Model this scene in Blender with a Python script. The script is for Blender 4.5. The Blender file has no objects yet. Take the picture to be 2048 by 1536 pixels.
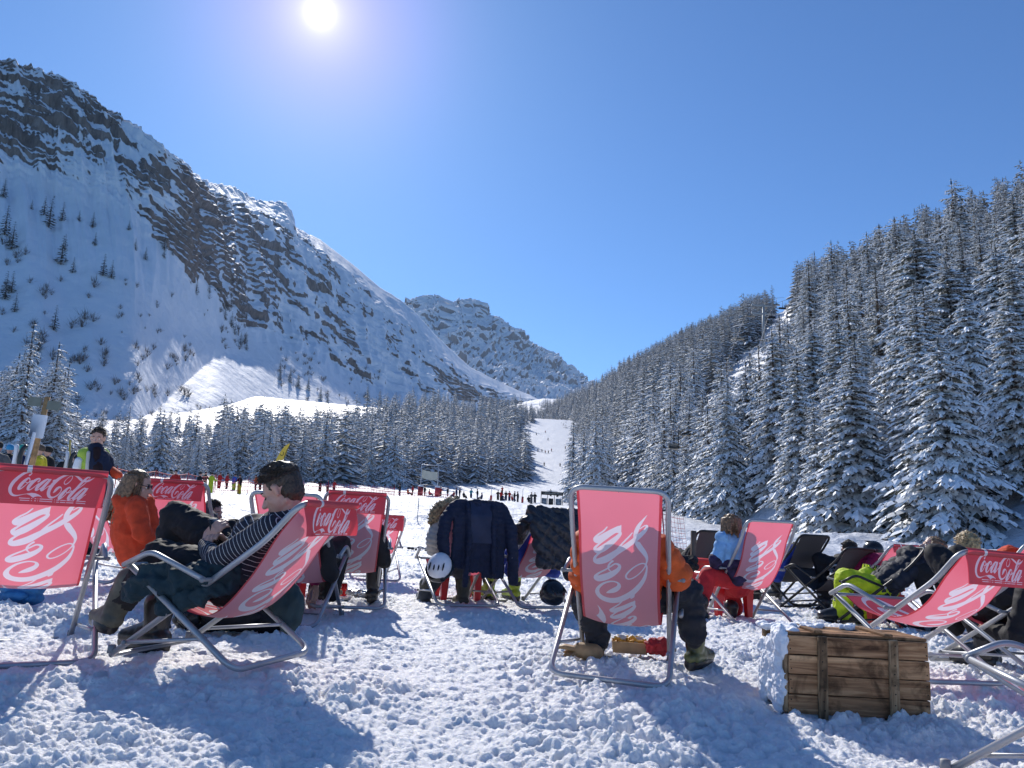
import bpy, math, random
import numpy as np
from mathutils import Vector, Matrix, Quaternion
random.seed(7)
RNG=np.random.default_rng(11)
SKY_STR=.15; SUN_E=4.3; EXPO=.20; SKY_TINT=(.41,.62,.85); HAZE=.00005
GLOWS=[(45000,(1,1,1),14.),(9000,(1,.98,1),.7),(1200,(1.,.90,1.),.30),(150,(.98,.36,.95),.27)]
R=math.radians
SC=bpy.context.scene
COL=SC.collection
# ---------------------------------------------------------------- camera
FPX=1504.0; CH=0.773; PIT=R(10.33); ROL=R(3.39)
_cp,_sp=math.cos(PIT),math.sin(PIT)
FWD=np.array([0,_cp,_sp]); R0=np.array([1.,0,0]); U0=np.array([0,-_sp,_cp])
RIGHT=math.cos(ROL)*R0+math.sin(ROL)*U0; UP=-math.sin(ROL)*R0+math.cos(ROL)*U0
def ray(px,py):
    d=FWD+RIGHT*((px-1024)/FPX)-UP*((py-768)/FPX)
    return d/np.linalg.norm(d)
def at(px,py,d):
    """point seen at a photo position at horizontal distance d metres"""
    r=ray(px,py); return np.array([0,0,CH])+r*(d/math.hypot(r[0],r[1]))
def gnd(px,py,z=0.0):
    r=ray(px,py); return np.array([0,0,CH])+r*((z-CH)/r[2])
def aty(px,py,y):
    r=ray(px,py); return np.array([0,0,CH])+r*(y/r[1])
cam=bpy.data.cameras.new('camera'); camo=bpy.data.objects.new('camera',cam); COL.objects.link(camo)
cam.sensor_width=36; cam.lens=FPX/2048*36; cam.clip_start=0.05; cam.clip_end=9000
camo.matrix_world=Matrix(((RIGHT[0],UP[0],-FWD[0],0),(RIGHT[1],UP[1],-FWD[1],0),(RIGHT[2],UP[2],-FWD[2],CH),(0,0,0,1)))
SC.camera=camo
SUN=ray(640,26)
# ---------------------------------------------------------------- materials
class N:
    def __init__(s,name):
        s.m=bpy.data.materials.new(name); s.m.use_nodes=True; s.t=s.m.node_tree; s.n=s.t.nodes; s.l=s.t.links
        s.b=s.n['Principled BSDF']; s.out=s.n['Material Output']
    def new(s,ty,**k):
        x=s.n.new('ShaderNode'+ty)
        for a,v in k.items():
            if a in ('operation','blend_type','data_type','vector_type','feature','interpolation_type','noise_dimensions','bands_direction','wave_type','wave_profile','distance','noise_type'): setattr(x,a,v)
        return x
    def link(s,a,b): s.l.new(a,b)
    def co(s,kind='Object'): return s.new('TexCoord').outputs[kind]
    def noise(s,scale,detail=4,rough=.55,co=None,dist=0.):
        x=s.new('TexNoise'); x.inputs['Scale'].default_value=scale; x.inputs['Detail'].default_value=detail; x.inputs['Roughness'].default_value=rough; x.inputs['Distortion'].default_value=dist
        s.link(co if co is not None else s.co(),x.inputs['Vector']); return x.outputs['Fac']
    def ramp(s,fac,stops):
        x=s.new('ValToRGB'); e=x.color_ramp.elements
        while len(e)<len(stops): e.new(.5)
        for k,(p,c) in enumerate(stops):
            e[k].position=p; e[k].color=(*c,1) if hasattr(c,'__len__') else (c,c,c,1)
        s.link(fac,x.inputs['Fac']); return x.outputs['Color']
    def mix(s,f,a,b,bt='MIX'):
        x=s.new('Mix',data_type='RGBA',blend_type=bt)
        for i,v in ((0,f),(6,a),(7,b)):
            if hasattr(v,'is_linked') or hasattr(v,'links'): s.link(v,x.inputs[i])
            elif i==0: x.inputs[0].default_value=v
            else: x.inputs[i].default_value=(*v,1)
        return x.outputs[2]
    def math(s,op,a,b=None,c=None,clamp=False):
        x=s.new('Math',operation=op); x.use_clamp=clamp
        for i,v in enumerate((a,b,c)):
            if v is None: continue
            if hasattr(v,'links'): s.link(v,x.inputs[i])
            else: x.inputs[i].default_value=v
        return x.outputs[0]
    def bump(s,h,dist,strength=1.,norm=None):
        x=s.new('Bump'); x.inputs['Distance'].default_value=dist; x.inputs['Strength'].default_value=strength
        s.link(h,x.inputs['Height'])
        if norm is not None: s.link(norm,x.inputs['Normal'])
        s.link(x.outputs['Normal'],s.b.inputs['Normal']); return x.outputs['Normal']
    def set(s,**k):
        for a,v in k.items():
            i=s.b.inputs[a.replace('_',' ')]
            if hasattr(v,'links'): s.link(v,i)
            elif hasattr(v,'__len__'): i.default_value=(*v,1) if len(v)==3 else v
            else: i.default_value=v
        return s
MATS={}
def mat(key,col=None,rough=.6,metal=0.,nscale=None,namp=.12,bump=0.,bscale=60,spec=.5,**kw):
    if key in MATS: return MATS[key]
    x=N(key); x.set(Roughness=rough,Metallic=metal); x.b.inputs['Specular IOR Level'].default_value=spec
    if nscale:
        f=x.noise(nscale,5)
        a=tuple(max(0,c*(1-namp*2)) for c in col); b=tuple(min(1,c*(1+namp*2)) for c in col)
        x.set(Base_Color=x.ramp(f,[(.3,a),(.7,b)]))
    else: x.set(Base_Color=col)
    if bump: x.bump(x.noise(bscale,5),bump)
    for a,v in kw.items(): x.set(**{a:v})
    MATS[key]=x.m; return x.m
# ---------------------------------------------------------------- mesh helpers
def mesh_np(name,V,faces=None,quads=None,mats=(),mi=None,smooth=True,tris=None):
    me=bpy.data.meshes.new(name)
    V=np.asarray(V,np.float32)
    if faces is not None:
        me.from_pydata(V.tolist(),[],faces)
    else:
        blocks=[]
        if quads is not None and len(quads): blocks.append(np.asarray(quads,np.int32))
        if tris is not None and len(tris): blocks.append(np.asarray(tris,np.int32))
        me.vertices.add(len(V)); me.vertices.foreach_set('co',V.ravel())
        li=np.concatenate([b.ravel() for b in blocks]); tot=np.concatenate([np.full(len(b),b.shape[1],np.int32) for b in blocks])
        me.loops.add(len(li)); me.loops.foreach_set('vertex_index',li)
        me.polygons.add(len(tot)); st=np.concatenate([[0],np.cumsum(tot)[:-1]]).astype(np.int32)
        me.polygons.foreach_set('loop_start',st); me.polygons.foreach_set('loop_total',tot)
    for m in mats: me.materials.append(m)
    if mi is not None: me.polygons.foreach_set('material_index',np.asarray(mi,np.int32))
    me.polygons.foreach_set('use_smooth',np.full(len(me.polygons),bool(smooth)))
    me.update(calc_edges=True); me.validate()
    return me
def link(name,me,parent=None,M=None):
    o=bpy.data.objects.new(name,me); COL.objects.link(o)
    if parent is not None: o.parent=parent
    if M is not None: o.matrix_local=M
    return o
def empty(name,loc=(0,0,0),rz=0.,M=None):
    o=bpy.data.objects.new(name,None); COL.objects.link(o); o.empty_display_size=.1
    if M is not None: o.matrix_world=M
    else:
        o.location=loc; o.rotation_euler=(0,0,rz)
    return o
def tag(o,label=None,cat=None,group=None,kind=None):
    if label: o['label']=label
    if cat: o['category']=cat
    if group: o['group']=group
    if kind: o['kind']=kind
    return o
class MB:
    """collects shapes into one mesh"""
    def __init__(s): s.V=[]; s.F=[]; s.M=[]; s.n=0
    def add(s,V,F,m=0):
        V=np.asarray(V,float); s.V.append(V); s.F+= [tuple(int(i)+s.n for i in f) for f in F]; s.M+=[m]*len(F); s.n+=len(V); return s
    def box(s,c,size,rot=None,m=0,bev=0.0):
        h=np.array(size,float)/2
        if bev<=0:
            V=np.array([[x,y,z] for x in(-1,1) for y in(-1,1) for z in(-1,1)],float)*h
            F=[(0,1,3,2),(4,6,7,5),(0,4,5,1),(2,3,7,6),(0,2,6,4),(1,5,7,3)]
        else:
            b=min(bev,h.min()*.9); V=[];idx={}
            for x in(-1,1):
                for y in(-1,1):
                    for z in(-1,1):
                        for a in range(3):
                            v=np.array([x,y,z],float)*(h-b); v[a]=[x,y,z][a]*h[a]; idx[(x,y,z,a)]=len(V); V.append(v)
            F=[]
            for a in range(3):
                o=[i for i in range(3) if i!=a]
                for sg in(-1,1):
                    q=[]
                    for p in((-1,-1),(1,-1),(1,1),(-1,1)):
                        k=[0,0,0]; k[a]=sg; k[o[0]],k[o[1]]=p; q.append(idx[(*k,a)])
                    F.append(q if (sg>0)==(a!=1) else q[::-1])
            for a in range(3):
                o=[i for i in range(3) if i!=a]
                for s0 in(-1,1):
                    for s1 in(-1,1):
                        k=[0,0,0];k[o[0]]=s0;k[o[1]]=s1
                        k1=list(k);k1[a]=-1;k2=list(k);k2[a]=1
                        F.append((idx[(*k1,o[0])],idx[(*k2,o[0])],idx[(*k2,o[1])],idx[(*k1,o[1])]))
            for x in(-1,1):
                for y in(-1,1):
                    for z in(-1,1): F.append((idx[(x,y,z,0)],idx[(x,y,z,1)],idx[(x,y,z,2)]))
            V=np.array(V)
        if rot is not None: V=V@np.array(rot).T
        return s.add(V+np.array(c,float),F,m)
    def tube(s,P,r,seg=10,m=0,caps=True,closed=False):
        P=np.array(P,float); n=len(P); rr=np.broadcast_to(np.array(r,float),(n,)) 
        T=np.gradient(P,axis=0) if not closed else (np.roll(P,-1,0)-np.roll(P,1,0))
        T/=np.linalg.norm(T,axis=1)[:,None]+1e-12
        a=np.array([0,0,1.]) if abs(T[0][2])<.9 else np.array([1.,0,0])
        nrm=np.cross(T[0],a); nrm/=np.linalg.norm(nrm); V=[]
        ang=np.linspace(0,2*np.pi,seg,endpoint=False)
        for i in range(n):
            nrm=nrm-T[i]*np.dot(nrm,T[i]); nrm/=np.linalg.norm(nrm); b=np.cross(T[i],nrm)
            V.append(P[i]+rr[i]*(np.cos(ang)[:,None]*nrm+np.sin(ang)[:,None]*b))
        V=np.concatenate(V); F=[]
        for i in range(n if closed else n-1):
            j=(i+1)%n
            for k in range(seg): F.append((i*seg+k,i*seg+(k+1)%seg,j*seg+(k+1)%seg,j*seg+k))
        if caps and not closed: F.append(tuple(range(seg))[::-1]); F.append(tuple((n-1)*seg+k for k in range(seg)))
        return s.add(V,F,m)
    def lathe(s,prof,c=(0,0,0),seg=20,m=0,axis=None):
        prof=np.array(prof,float); ang=np.linspace(0,2*np.pi,seg,endpoint=False); V=[]
        for r_,z in prof: V.append(np.stack([r_*np.cos(ang),r_*np.sin(ang),np.full(seg,z)],1))
        V=np.concatenate(V); F=[]
        for i in range(len(prof)-1):
            for k in range(seg): F.append((i*seg+k,i*seg+(k+1)%seg,(i+1)*seg+(k+1)%seg,(i+1)*seg+k))
        if prof[0][0]>1e-4: F.append(tuple(range(seg))[::-1])
        if prof[-1][0]>1e-4: F.append(tuple((len(prof)-1)*seg+k for k in range(seg)))
        if axis is not None: V=V@np.array(axis).T
        return s.add(V+np.array(c,float),F,m)
    def ball(s,c,r,seg=12,ring=8,m=0,rot=None):
        r=np.broadcast_to(np.array(r,float),(3,)); V=[[0,0,1]];
        for i in range(1,ring):
            t=np.pi*i/ring
            for k in range(seg): p=2*np.pi*k/seg; V.append([np.sin(t)*np.cos(p),np.sin(t)*np.sin(p),np.cos(t)])
        V.append([0,0,-1]); F=[(0,1+k,1+(k+1)%seg) for k in range(seg)]
        for i in range(ring-2):
            for k in range(seg): a=1+i*seg; F.append((a+k,a+seg+k,a+seg+(k+1)%seg,a+(k+1)%seg))
        L=len(V)-1; a=1+(ring-2)*seg; F+=[(L,a+(k+1)%seg,a+k) for k in range(seg)]
        V=np.array(V,float)*r
        if rot is not None: V=V@np.array(rot).T
        return s.add(V+np.array(c,float),F,m)
    def mesh(s,name,mats,smooth=True):
        if not isinstance(mats,(list,tuple)): mats=[mats]
        return mesh_np(name,np.concatenate(s.V),faces=s.F,mats=mats,mi=s.M,smooth=smooth)
    def build(s,name,mats,parent=None,smooth=True,M=None,sharp=False):
        me=s.mesh(name,mats,smooth)
        if sharp: me.set_sharp_from_angle(angle=R(30))
        return link(name,me,parent,M)
def fillet(P,r,n=5,closed=False):
    P=[np.array(p,float) for p in P]; out=[]; L=len(P)
    for i in range(L):
        if not closed and i in(0,L-1): out.append(P[i]); continue
        a,b,c=P[i-1],P[i],P[(i+1)%L]; u=a-b; v=c-b; lu,lv=np.linalg.norm(u),np.linalg.norm(v); d=min(r,lu*.49,lv*.49); u/=lu; v/=lv
        p0=b+u*d; p2=b+v*d
        for t in np.linspace(0,1,n+2): out.append((1-t)**2*p0+2*t*(1-t)*b+t*t*p2)
    return np.array(out)
def spline(P,n=8,closed=False):
    P=np.array(P,float); L=len(P); out=[]
    for i in range(L if closed else L-1):
        if closed: p0,p1,p2,p3=P[i-1],P[i],P[(i+1)%L],P[(i+2)%L]
        else: p0,p1,p2,p3=P[max(i-1,0)],P[i],P[i+1],P[min(i+2,L-1)]
        for t in np.linspace(0,1,n,endpoint=False):
            out.append(.5*((2*p1)+(-p0+p2)*t+(2*p0-5*p1+4*p2-p3)*t*t+(-p0+3*p1-3*p2+p3)*t**3))
    if not closed: out.append(P[-1])
    return np.array(out)
def rotz(a): c,s=math.cos(a),math.sin(a); return np.array([[c,-s,0],[s,c,0],[0,0,1.]])
def rotx(a): c,s=math.cos(a),math.sin(a); return np.array([[1.,0,0],[0,c,-s],[0,s,c]])
def roty(a): c,s=math.cos(a),math.sin(a); return np.array([[c,0,s],[0,1.,0],[-s,0,c]])
def mat4(Rm=None,t=(0,0,0),s=1.):
    M=Matrix.Identity(4)
    if Rm is not None:
        for i in range(3):
            for j in range(3): M[i][j]=Rm[i][j]*s
    else:
        for i in range(3): M[i][i]=s
    for i in range(3): M[i][3]=t[i]
    return M
# ---------------------------------------------------------------- noise
_h=np.random.default_rng(3); _perm=_h.permutation(4096); _gr=_h.normal(size=(4096,3)); _gr/=np.linalg.norm(_gr,axis=1)[:,None]
def _hash(i,j,k): return _perm[(_perm[(_perm[i&4095]+j)&4095]+k)&4095]
def pnoise(x,y,z=None):
    x=np.asarray(x,float); y=np.asarray(y,float); z=np.zeros_like(x) if z is None else np.asarray(z,float)
    xi,yi,zi=np.floor(x).astype(int),np.floor(y).astype(int),np.floor(z).astype(int)
    xf,yf,zf=x-xi,y-yi,z-zi; u,v,w=[t*t*t*(t*(t*6-15)+10) for t in(xf,yf,zf)]
    flat=not np.any(zf)
    def g(a,b,c):
        G=_gr[_hash(xi+a,yi+b,zi+c)]; return G[...,0]*(xf-a)+G[...,1]*(yf-b)+G[...,2]*(zf-c)
    def pl(c):
        x1=g(0,0,c)*(1-u)+g(1,0,c)*u; x2=g(0,1,c)*(1-u)+g(1,1,c)*u; return x1*(1-v)+x2*v
    if flat: return pl(0)*1.5
    return (pl(0)*(1-w)+pl(1)*w)*1.5
def fbm(x,y,z=None,o=4,g=.5,ridge=False):
    r=0;a=1;s=0
    for k in range(o):
        n=pnoise(x*2**k+17*k,y*2**k+31*k,None if z is None else z*2**k)
        r=r+a*((1-2*np.abs(n)) if ridge else n); s+=a; a*=g
    return r/s
def sstep(a,b,x): t=np.clip((x-a)/(b-a),0,1); return t*t*(3-2*t)
def interp_s(xs,P,smooth=True):
    P=np.array(P,float); return np.array([np.interp(xs,P[:,0],P[:,k]) for k in range(1,P.shape[1])])
def grid_quads(nu,nv):
    i=np.arange(nu*nv).reshape(nu,nv); return np.stack([i[:-1,:-1],i[1:,:-1],i[1:,1:],i[:-1,1:]],-1).reshape(-1,4)
# ---------------------------------------------------------------- sky and sun
SUNEL=math.asin(SUN[2]); SUNAZ=math.atan2(SUN[0],SUN[1])
world=bpy.data.worlds.new('World'); SC.world=world; world.use_nodes=True
wt=world.node_tree; bg=wt.nodes['Background']; bg.inputs['Strength'].default_value=SKY_STR
sky=wt.nodes.new('ShaderNodeTexSky'); sky.sky_type='NISHITA'; sky.sun_disc=False; sky.sun_elevation=SUNEL; sky.sun_rotation=SUNAZ
sky.altitude=1400; sky.air_density=1.0; sky.dust_density=0.5; sky.ozone_density=2.2
# the bright ring of sky round the sun, and the sun's own disc
tc=wt.nodes.new('ShaderNodeTexCoord'); dt=wt.nodes.new('ShaderNodeVectorMath'); dt.operation='DOT_PRODUCT'
nz=wt.nodes.new('ShaderNodeVectorMath'); nz.operation='NORMALIZE'
wt.links.new(tc.outputs['Generated'],nz.inputs[0]); wt.links.new(nz.outputs[0],dt.inputs[0]); dt.inputs[1].default_value=tuple(SUN)
def wm(op,a,b=None):
    x=wt.nodes.new('ShaderNodeMath'); x.operation=op
    for i,v in enumerate((a,b)):
        if v is None: continue
        if hasattr(v,'links'): wt.links.new(v,x.inputs[i])
        else: x.inputs[i].default_value=v
    return x.outputs[0]
mx=wm('MAXIMUM',dt.outputs['Value'],0.0)
def glow(p,col,st):
    e=wm('POWER',mx,p); e=wm('MULTIPLY',e,st)
    v=wt.nodes.new('ShaderNodeVectorMath'); v.operation='SCALE'; v.inputs[0].default_value=col; wt.links.new(e,v.inputs['Scale']); return v.outputs[0]
def vadd(a,b):
    v=wt.nodes.new('ShaderNodeVectorMath'); v.operation='ADD'; wt.links.new(a,v.inputs[0]); wt.links.new(b,v.inputs[1]); return v.outputs[0]
tint=wt.nodes.new('ShaderNodeVectorMath'); tint.operation='MULTIPLY'; wt.links.new(sky.outputs[0],tint.inputs[0]); tint.inputs[1].default_value=SKY_TINT
acc=tint.outputs[0]
for p,c,s_ in GLOWS: acc=vadd(acc,glow(p,c,s_/SKY_STR))
wt.links.new(acc,bg.inputs['Color'])
sl=bpy.data.lights.new('sun','SUN'); sl.energy=SUN_E; sl.angle=R(.53); sl.color=(1,.95,.88)
so=bpy.data.objects.new('sun',sl); COL.objects.link(so); so.rotation_euler=Vector(SUN).to_track_quat('Z','Y').to_euler()
SC.view_settings.view_transform='Standard'; SC.view_settings.look='None'; SC.view_settings.gamma=1; SC.view_settings.exposure=EXPO
# ---------------------------------------------------------------- the printed lettering as a distance field
def _stroke(P): return spline(np.array(P,float),10)
STROKES=[
 [(262,183,36),(292,166,24),(308,143,20),(290,116,22),(235,116,38),(150,138,50),(70,183,60),(0,237,70),(-70,305,78),(-118,385,82),(-128,455,76),(-100,520,60),(-45,560,42),(30,574,26),(110,564,14),(200,551,10),(280,546,12)],
 [(283,262,24),(262,238,28),(225,250,44),(160,300,66),(100,365,76),(64,420,66),(58,447,36),(90,450,26),(140,425,20),(200,378,16),(255,330,16),(290,290,20),(283,262,24)],
 [(185,290,10),(200,316,12),(240,330,14),(290,318,18),(340,288,22)],
 [(480,312,34),(512,292,26),(515,262,24),(470,256,36),(400,292,58),(335,348,72),(287,405,78),(270,450,56),(300,472,30),(360,450,20),(440,392,16),(500,345,14)],
 [(720,290,20),(700,268,24),(665,278,40),(605,315,58),(530,372,70),(475,430,70),(452,470,44),(480,482,24),(550,448,16),(630,385,14),(690,325,14),(720,290,16)],
 [(742,290,50),(685,350,64),(620,425,72),(578,474,52),(605,490,26),(655,462,18),(715,420,16),(765,392,12)],
 [(862,545,4),(892,512,40),(935,465,62),(985,432,44),(1030,438,22),(1048,480,18),(1030,530,20),(980,585,24),(900,625,32),(825,628,50),(772,585,74),(760,510,84),(790,425,84),(860,335,78),(950,262,64),(1060,208,42),(1160,190,20),(1235,196,14),(1264,235,15),(1240,292,16),(1180,350,18),(1125,374,18),(1088,352,18),(1098,308,15),(1145,255,12),(1205,215,12),(1265,198,16),(1320,200,26),(1380,228,42),(1440,268,50),(1488,298,50)],
 [(1565,326,38),(1620,324,42),(1690,305,36),(1755,272,18),(1815,240,3)],
 [(1262,462,22),(1240,440,28),(1190,458,46),(1115,528,70),(1055,598,76),(1020,645,54),(1055,658,28),(1110,626,20),(1170,572,16),(1225,522,16),(1260,488,18),(1262,462,22)],
 [(1155,500,10),(1180,533,14),(1215,546,16),(1258,532,18),(1290,508,20)],
 [(1652,292,10),(1684,258,14),(1680,234,22),(1630,248,38),(1560,302,52),(1480,378,56),(1395,476,60),(1305,565,74),(1248,640,68),(1242,672,42),(1285,676,26),(1335,648,18),(1400,592,14)],
 [(1375,495,18),(1430,474,16),(1500,430,18),(1570,380,16),(1610,356,10)],
 [(1620,482,20),(1600,464,26),(1560,484,42),(1480,548,62),(1400,620,68),(1362,664,50),(1392,684,28),(1450,650,18),(1520,590,14),(1590,525,14),(1620,482,16)],
 [(1655,485,46),(1598,550,62),(1530,622,70),(1478,676,52),(1505,692,26),(1555,664,18),(1605,618,16),(1655,588,12)]]
POLYS=[[(270,540),(370,530),(460,540),(540,568),(590,595),(640,633),(580,607),(530,600),(480,604),(445,614),(425,629),(380,602),(330,572),(270,552)],
 [(830,278),(900,274),(857,316),(802,312)],[(690,262),(785,267),(745,315),(700,300)],[(1600,458),(1692,462),(1650,512),(1600,500)]]
LW,LX0,LY0,LH=1965.,-150.,90.,510.
SX=1/LW; SY=.335/LH
def logo_field(X,Y):
    """X 0..1 along the word, Y 0..0.335 down; negative inside the letters (photo units)"""
    x=X*LW+LX0; y=Y/SY+LY0+.0733*x
    f=np.full(x.shape,1e3); xf=x.ravel(); yf=y.ravel(); ff=f.ravel()
    for P in STROKES:
        S=_stroke(P); m=(xf>S[:,0].min()-50)&(xf<S[:,0].max()+50); idx=np.where(m)[0]
        if not len(idx): continue
        a=S[:-1]; b=S[1:]; best=np.full(len(idx),1e3)
        for p,q in zip(a,b):
            dx,dy=q[0]-p[0],q[1]-p[1]; L=dx*dx+dy*dy+1e-9
            t=np.clip(((xf[idx]-p[0])*dx+(yf[idx]-p[1])*dy)/L,0,1)
            d=np.hypot(xf[idx]-p[0]-t*dx,yf[idx]-p[1]-t*dy)-(p[2]+t*(q[2]-p[2]))/2*.95
            np.minimum(best,d,out=best)
        ff[idx]=np.minimum(ff[idx],best)
    for P in POLYS:
        P=np.array(P,float); d=np.full(len(xf),1e9); ins=np.zeros(len(xf),bool)
        for i in range(len(P)):
            p=P[i];q=P[(i+1)%len(P)]; dx,dy=q-p
            t=np.clip(((xf-p[0])*dx+(yf-p[1])*dy)/(dx*dx+dy*dy),0,1); d=np.minimum(d,np.hypot(xf-p[0]-t*dx,yf-p[1]-t*dy))
            c=((p[1]>yf)!=(q[1]>yf))&(xf<(q[0]-p[0])*(yf-p[1])/(q[1]-p[1]+1e-12)+p[0]); ins^=c
        ff=np.minimum(ff,np.where(ins,-d,d))
    return ff.reshape(x.shape)
def marching(P,f,extra=None):
    """P (n,m,3) sheet, f (n,m) field: polygons split along f=0; material 1 inside"""
    n,m=f.shape; V=P.reshape(-1,3).tolist(); s=f<0; f=np.where(np.abs(f)<1e-6,1e-6,f)
    i=np.arange(n*m).reshape(n,m); c=np.stack([i[:-1,:-1],i[1:,:-1],i[1:,1:],i[:-1,1:]],-1).reshape(-1,4)
    sf=s.ravel()[c]; k=sf.sum(1); F=[];M=[]
    full=c[(k==0)|(k==4)]; F=full.tolist(); M=(k[(k==0)|(k==4)]==4).astype(int).tolist()
    ff=f.ravel(); cache={}; Pf=P.reshape(-1,3)
    def cut(a,b):
        key=(a,b) if a<b else (b,a)
        if key not in cache:
            t=ff[a]/(ff[a]-ff[b]); cache[key]=len(V); V.append((Pf[a]+(Pf[b]-Pf[a])*t).tolist())
        return cache[key]
    for q in c[(k>0)&(k<4)].tolist():
        ins=[];out=[]
        for j in range(4):
            a,b=q[j],q[(j+1)%4]; (ins if ff[a]<0 else out).append(a)
            if (ff[a]<0)!=(ff[b]<0): x=cut(a,b); ins.append(x); out.append(x)
        if len(ins)>2: F.append(ins); M.append(1)
        if len(out)>2: F.append(out); M.append(0)
    return V,F,M
# ---------------------------------------------------------------- materials of the chairs
def sling_mat(name,front,back,trans,tw=.5,weave=True):
    x=N(name); t=x.t; g=x.new('NewGeometry')
    cw=x.co('Object'); w1=x.noise(900,2,.5,cw); n=x.noise(5,4,.5,cw)
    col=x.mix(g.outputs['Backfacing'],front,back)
    col=x.mix(x.math('MULTIPLY',n,.22),col,tuple(c*.55 for c in back))
    col=x.mix(x.math('MULTIPLY',w1,.16),col,(.9,.85,.88))
    d=x.new('BsdfDiffuse'); tr=x.new('BsdfTranslucent'); tr.inputs['Color'].default_value=(*trans,1); x.link(col,d.inputs['Color'])
    b=x.new('Bump'); b.inputs['Distance'].default_value=.004; x.link(n,b.inputs['Height']); x.link(b.outputs[0],d.inputs['Normal'])
    gl=x.new('BsdfGlossy'); gl.inputs['Roughness'].default_value=.55; gl.inputs['Color'].default_value=(.5,.5,.55,1)
    m=x.new('MixShader'); m.inputs[0].default_value=tw; x.link(d.outputs[0],m.inputs[1]); x.link(tr.outputs[0],m.inputs[2])
    m2=x.new('MixShader'); m2.inputs[0].default_value=.04; x.link(m.outputs[0],m2.inputs[1]); x.link(gl.outputs[0],m2.inputs[2]); x.link(m2.outputs[0],x.out.inputs['Surface'])
    return x.m
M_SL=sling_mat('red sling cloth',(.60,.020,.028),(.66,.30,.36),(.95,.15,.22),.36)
M_SLP=sling_mat('white print on sling',(.78,.78,.84),(.74,.74,.84),(.85,.72,.80),.34)
M_HEM=sling_mat('red hem of sling',(.55,.012,.02),(.50,.014,.03),(.7,.03,.05),.25)
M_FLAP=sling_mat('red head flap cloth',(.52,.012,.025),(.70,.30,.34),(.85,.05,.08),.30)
M_BSL=sling_mat('black sling cloth',(.012,.012,.014),(.014,.014,.016),(.02,.02,.02),.1)
M_ALU=mat('satin aluminium tube',(.40,.41,.43),rough=.42,metal=.55,nscale=6,namp=.06)
M_BLK=mat('black painted tube',(.015,.015,.017),rough=.4,metal=.2)
M_PLUG=mat('grey plastic end cap',(.22,.225,.24),rough=.5)
# ---------------------------------------------------------------- chair geometry
KB,AL,KT,KG,PL,WI,WO=.973,.643,.24,.191,.779,.52,.60
CH_={}
FITS={'B':(-1.400,3.928,0.050,160.9,36.2,-0.4,31.9,0.718),'C':(0.675,4.364,0.020,74.7,49.9,0.9,36.0,0.820),'A':(-2.455,4.094,-0.025,123.8,46.7,0.2,36.0,0.847),
'R':(2.390,7.490,-0.024,103.1,48.7,-0.7,26.1,0.638),'Q':(2.499,4.737,0.040,107.6,33.8,1.8,30.0,0.760),'D':(-1.306,6.720,0.006,102.0,47.2,-0.2,36.0,0.717),
'E':(-1.609,9.616,-0.012,109.7,36.6,0.0,36.0,0.755),'L2':(-2.699,6.651,0.011,89.9,47.4,-0.3,36.0,0.751),'L1':(-3.449,7.117,0.05,62.1,39.3,-0.2,36.0,0.65),
'L3':(-1.532,5.836,-0.029,86.4,46.1,-0.3,36.0,0.790),'J1':(-0.411,7.411,0.001,113.2,46.0,0.0,28.0,0.729),'J2':(0.245,7.772,-0.021,124.5,44.1,0.8,36.0,0.698),
'K1':(2.517,9.821,-0.024,100.6,40.4,0,36.0,0.751),'K2':(3.689,9.956,-0.031,115.5,42.4,-0.4,36.0,0.762),'K3':(3.899,9.388,-0.052,117.2,36.1,0,36.0,0.750),
'K4':(3.694,7.868,-0.062,169.3,39.7,-0.1,34.1,0.760),'S':(4.337,9.199,-0.032,117.9,38.4,-0.1,36.0,0.751),
'G':(3.34,5.05,0.03,112,34.5,1.0,30.0,0.760),'H':(4.55,7.3,0.0,125,42,0,36,0.75),'N':(2.01,2.62,-0.03,165,34,0,30,0.76)}
class Ch: pass
def chair_geo(k):
    x,y,z,yaw,al,ti,be,D=FITS[k]; c=Ch(); al=R(al);be=R(be);ti=R(ti);yaw=R(yaw)
    F=np.array([0,0.]); db=np.array([-math.cos(al),math.sin(al)]); Rr=np.array([-D,0.]); dl=np.array([math.cos(be),math.sin(be)])
    P=Rr+PL*dl; A=F+AL*db; K=F+KB*db; a2=al+KG; T=K+KT*np.array([-math.cos(a2),math.sin(a2)]); mid=-D/2
    for n_,p in (('F',F),('R',Rr),('P',P),('A',A),('K',K),('T',T)): setattr(c,n_,np.array([p[0]-mid,p[1]]))
    c.db=db; c.dl=dl; c.M=mat4(rotz(yaw)@rotx(ti),(x,y,z)); c.Mi=c.M.inverted(); c.yaw=yaw; c.k=k; CH_[k]=c
    return c
def cw(k,s,y,z): v=CH_[k].M@Vector((s,y,z)); return np.array(v)
def hit(k,px,py,ax,val):
    """local point of chair k's own frame where the photo position (px,py) meets the plane local[ax]=val"""
    c=CH_[k]; o=np.array(c.Mi@Vector((0,0,CH))); r=ray(px,py); d=np.array((c.Mi.to_3x3()@Vector(r)))
    return o+d*((val-o[ax])/d[ax])
def sling_profile(c,sag,fw=.02):
    T,P,A,K=c.T,c.P,c.A,c.K
    m1=(K*.62+A*.38)+np.array([.01,-.045-.42*sag]); m0=T*.35+K*.65+np.array([.02,-.02-.08*sag]); L=A+np.array([fw+.02,-sag]); m2=(L*.45+P*.55)+np.array([.02,-.035-.12*sag])
    S=spline([T,m0,m1,L,m2,P+np.array([0,.0])],30); d=np.concatenate([[0],np.cumsum(np.linalg.norm(np.diff(S,axis=0),axis=1))]); return S,d
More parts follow.
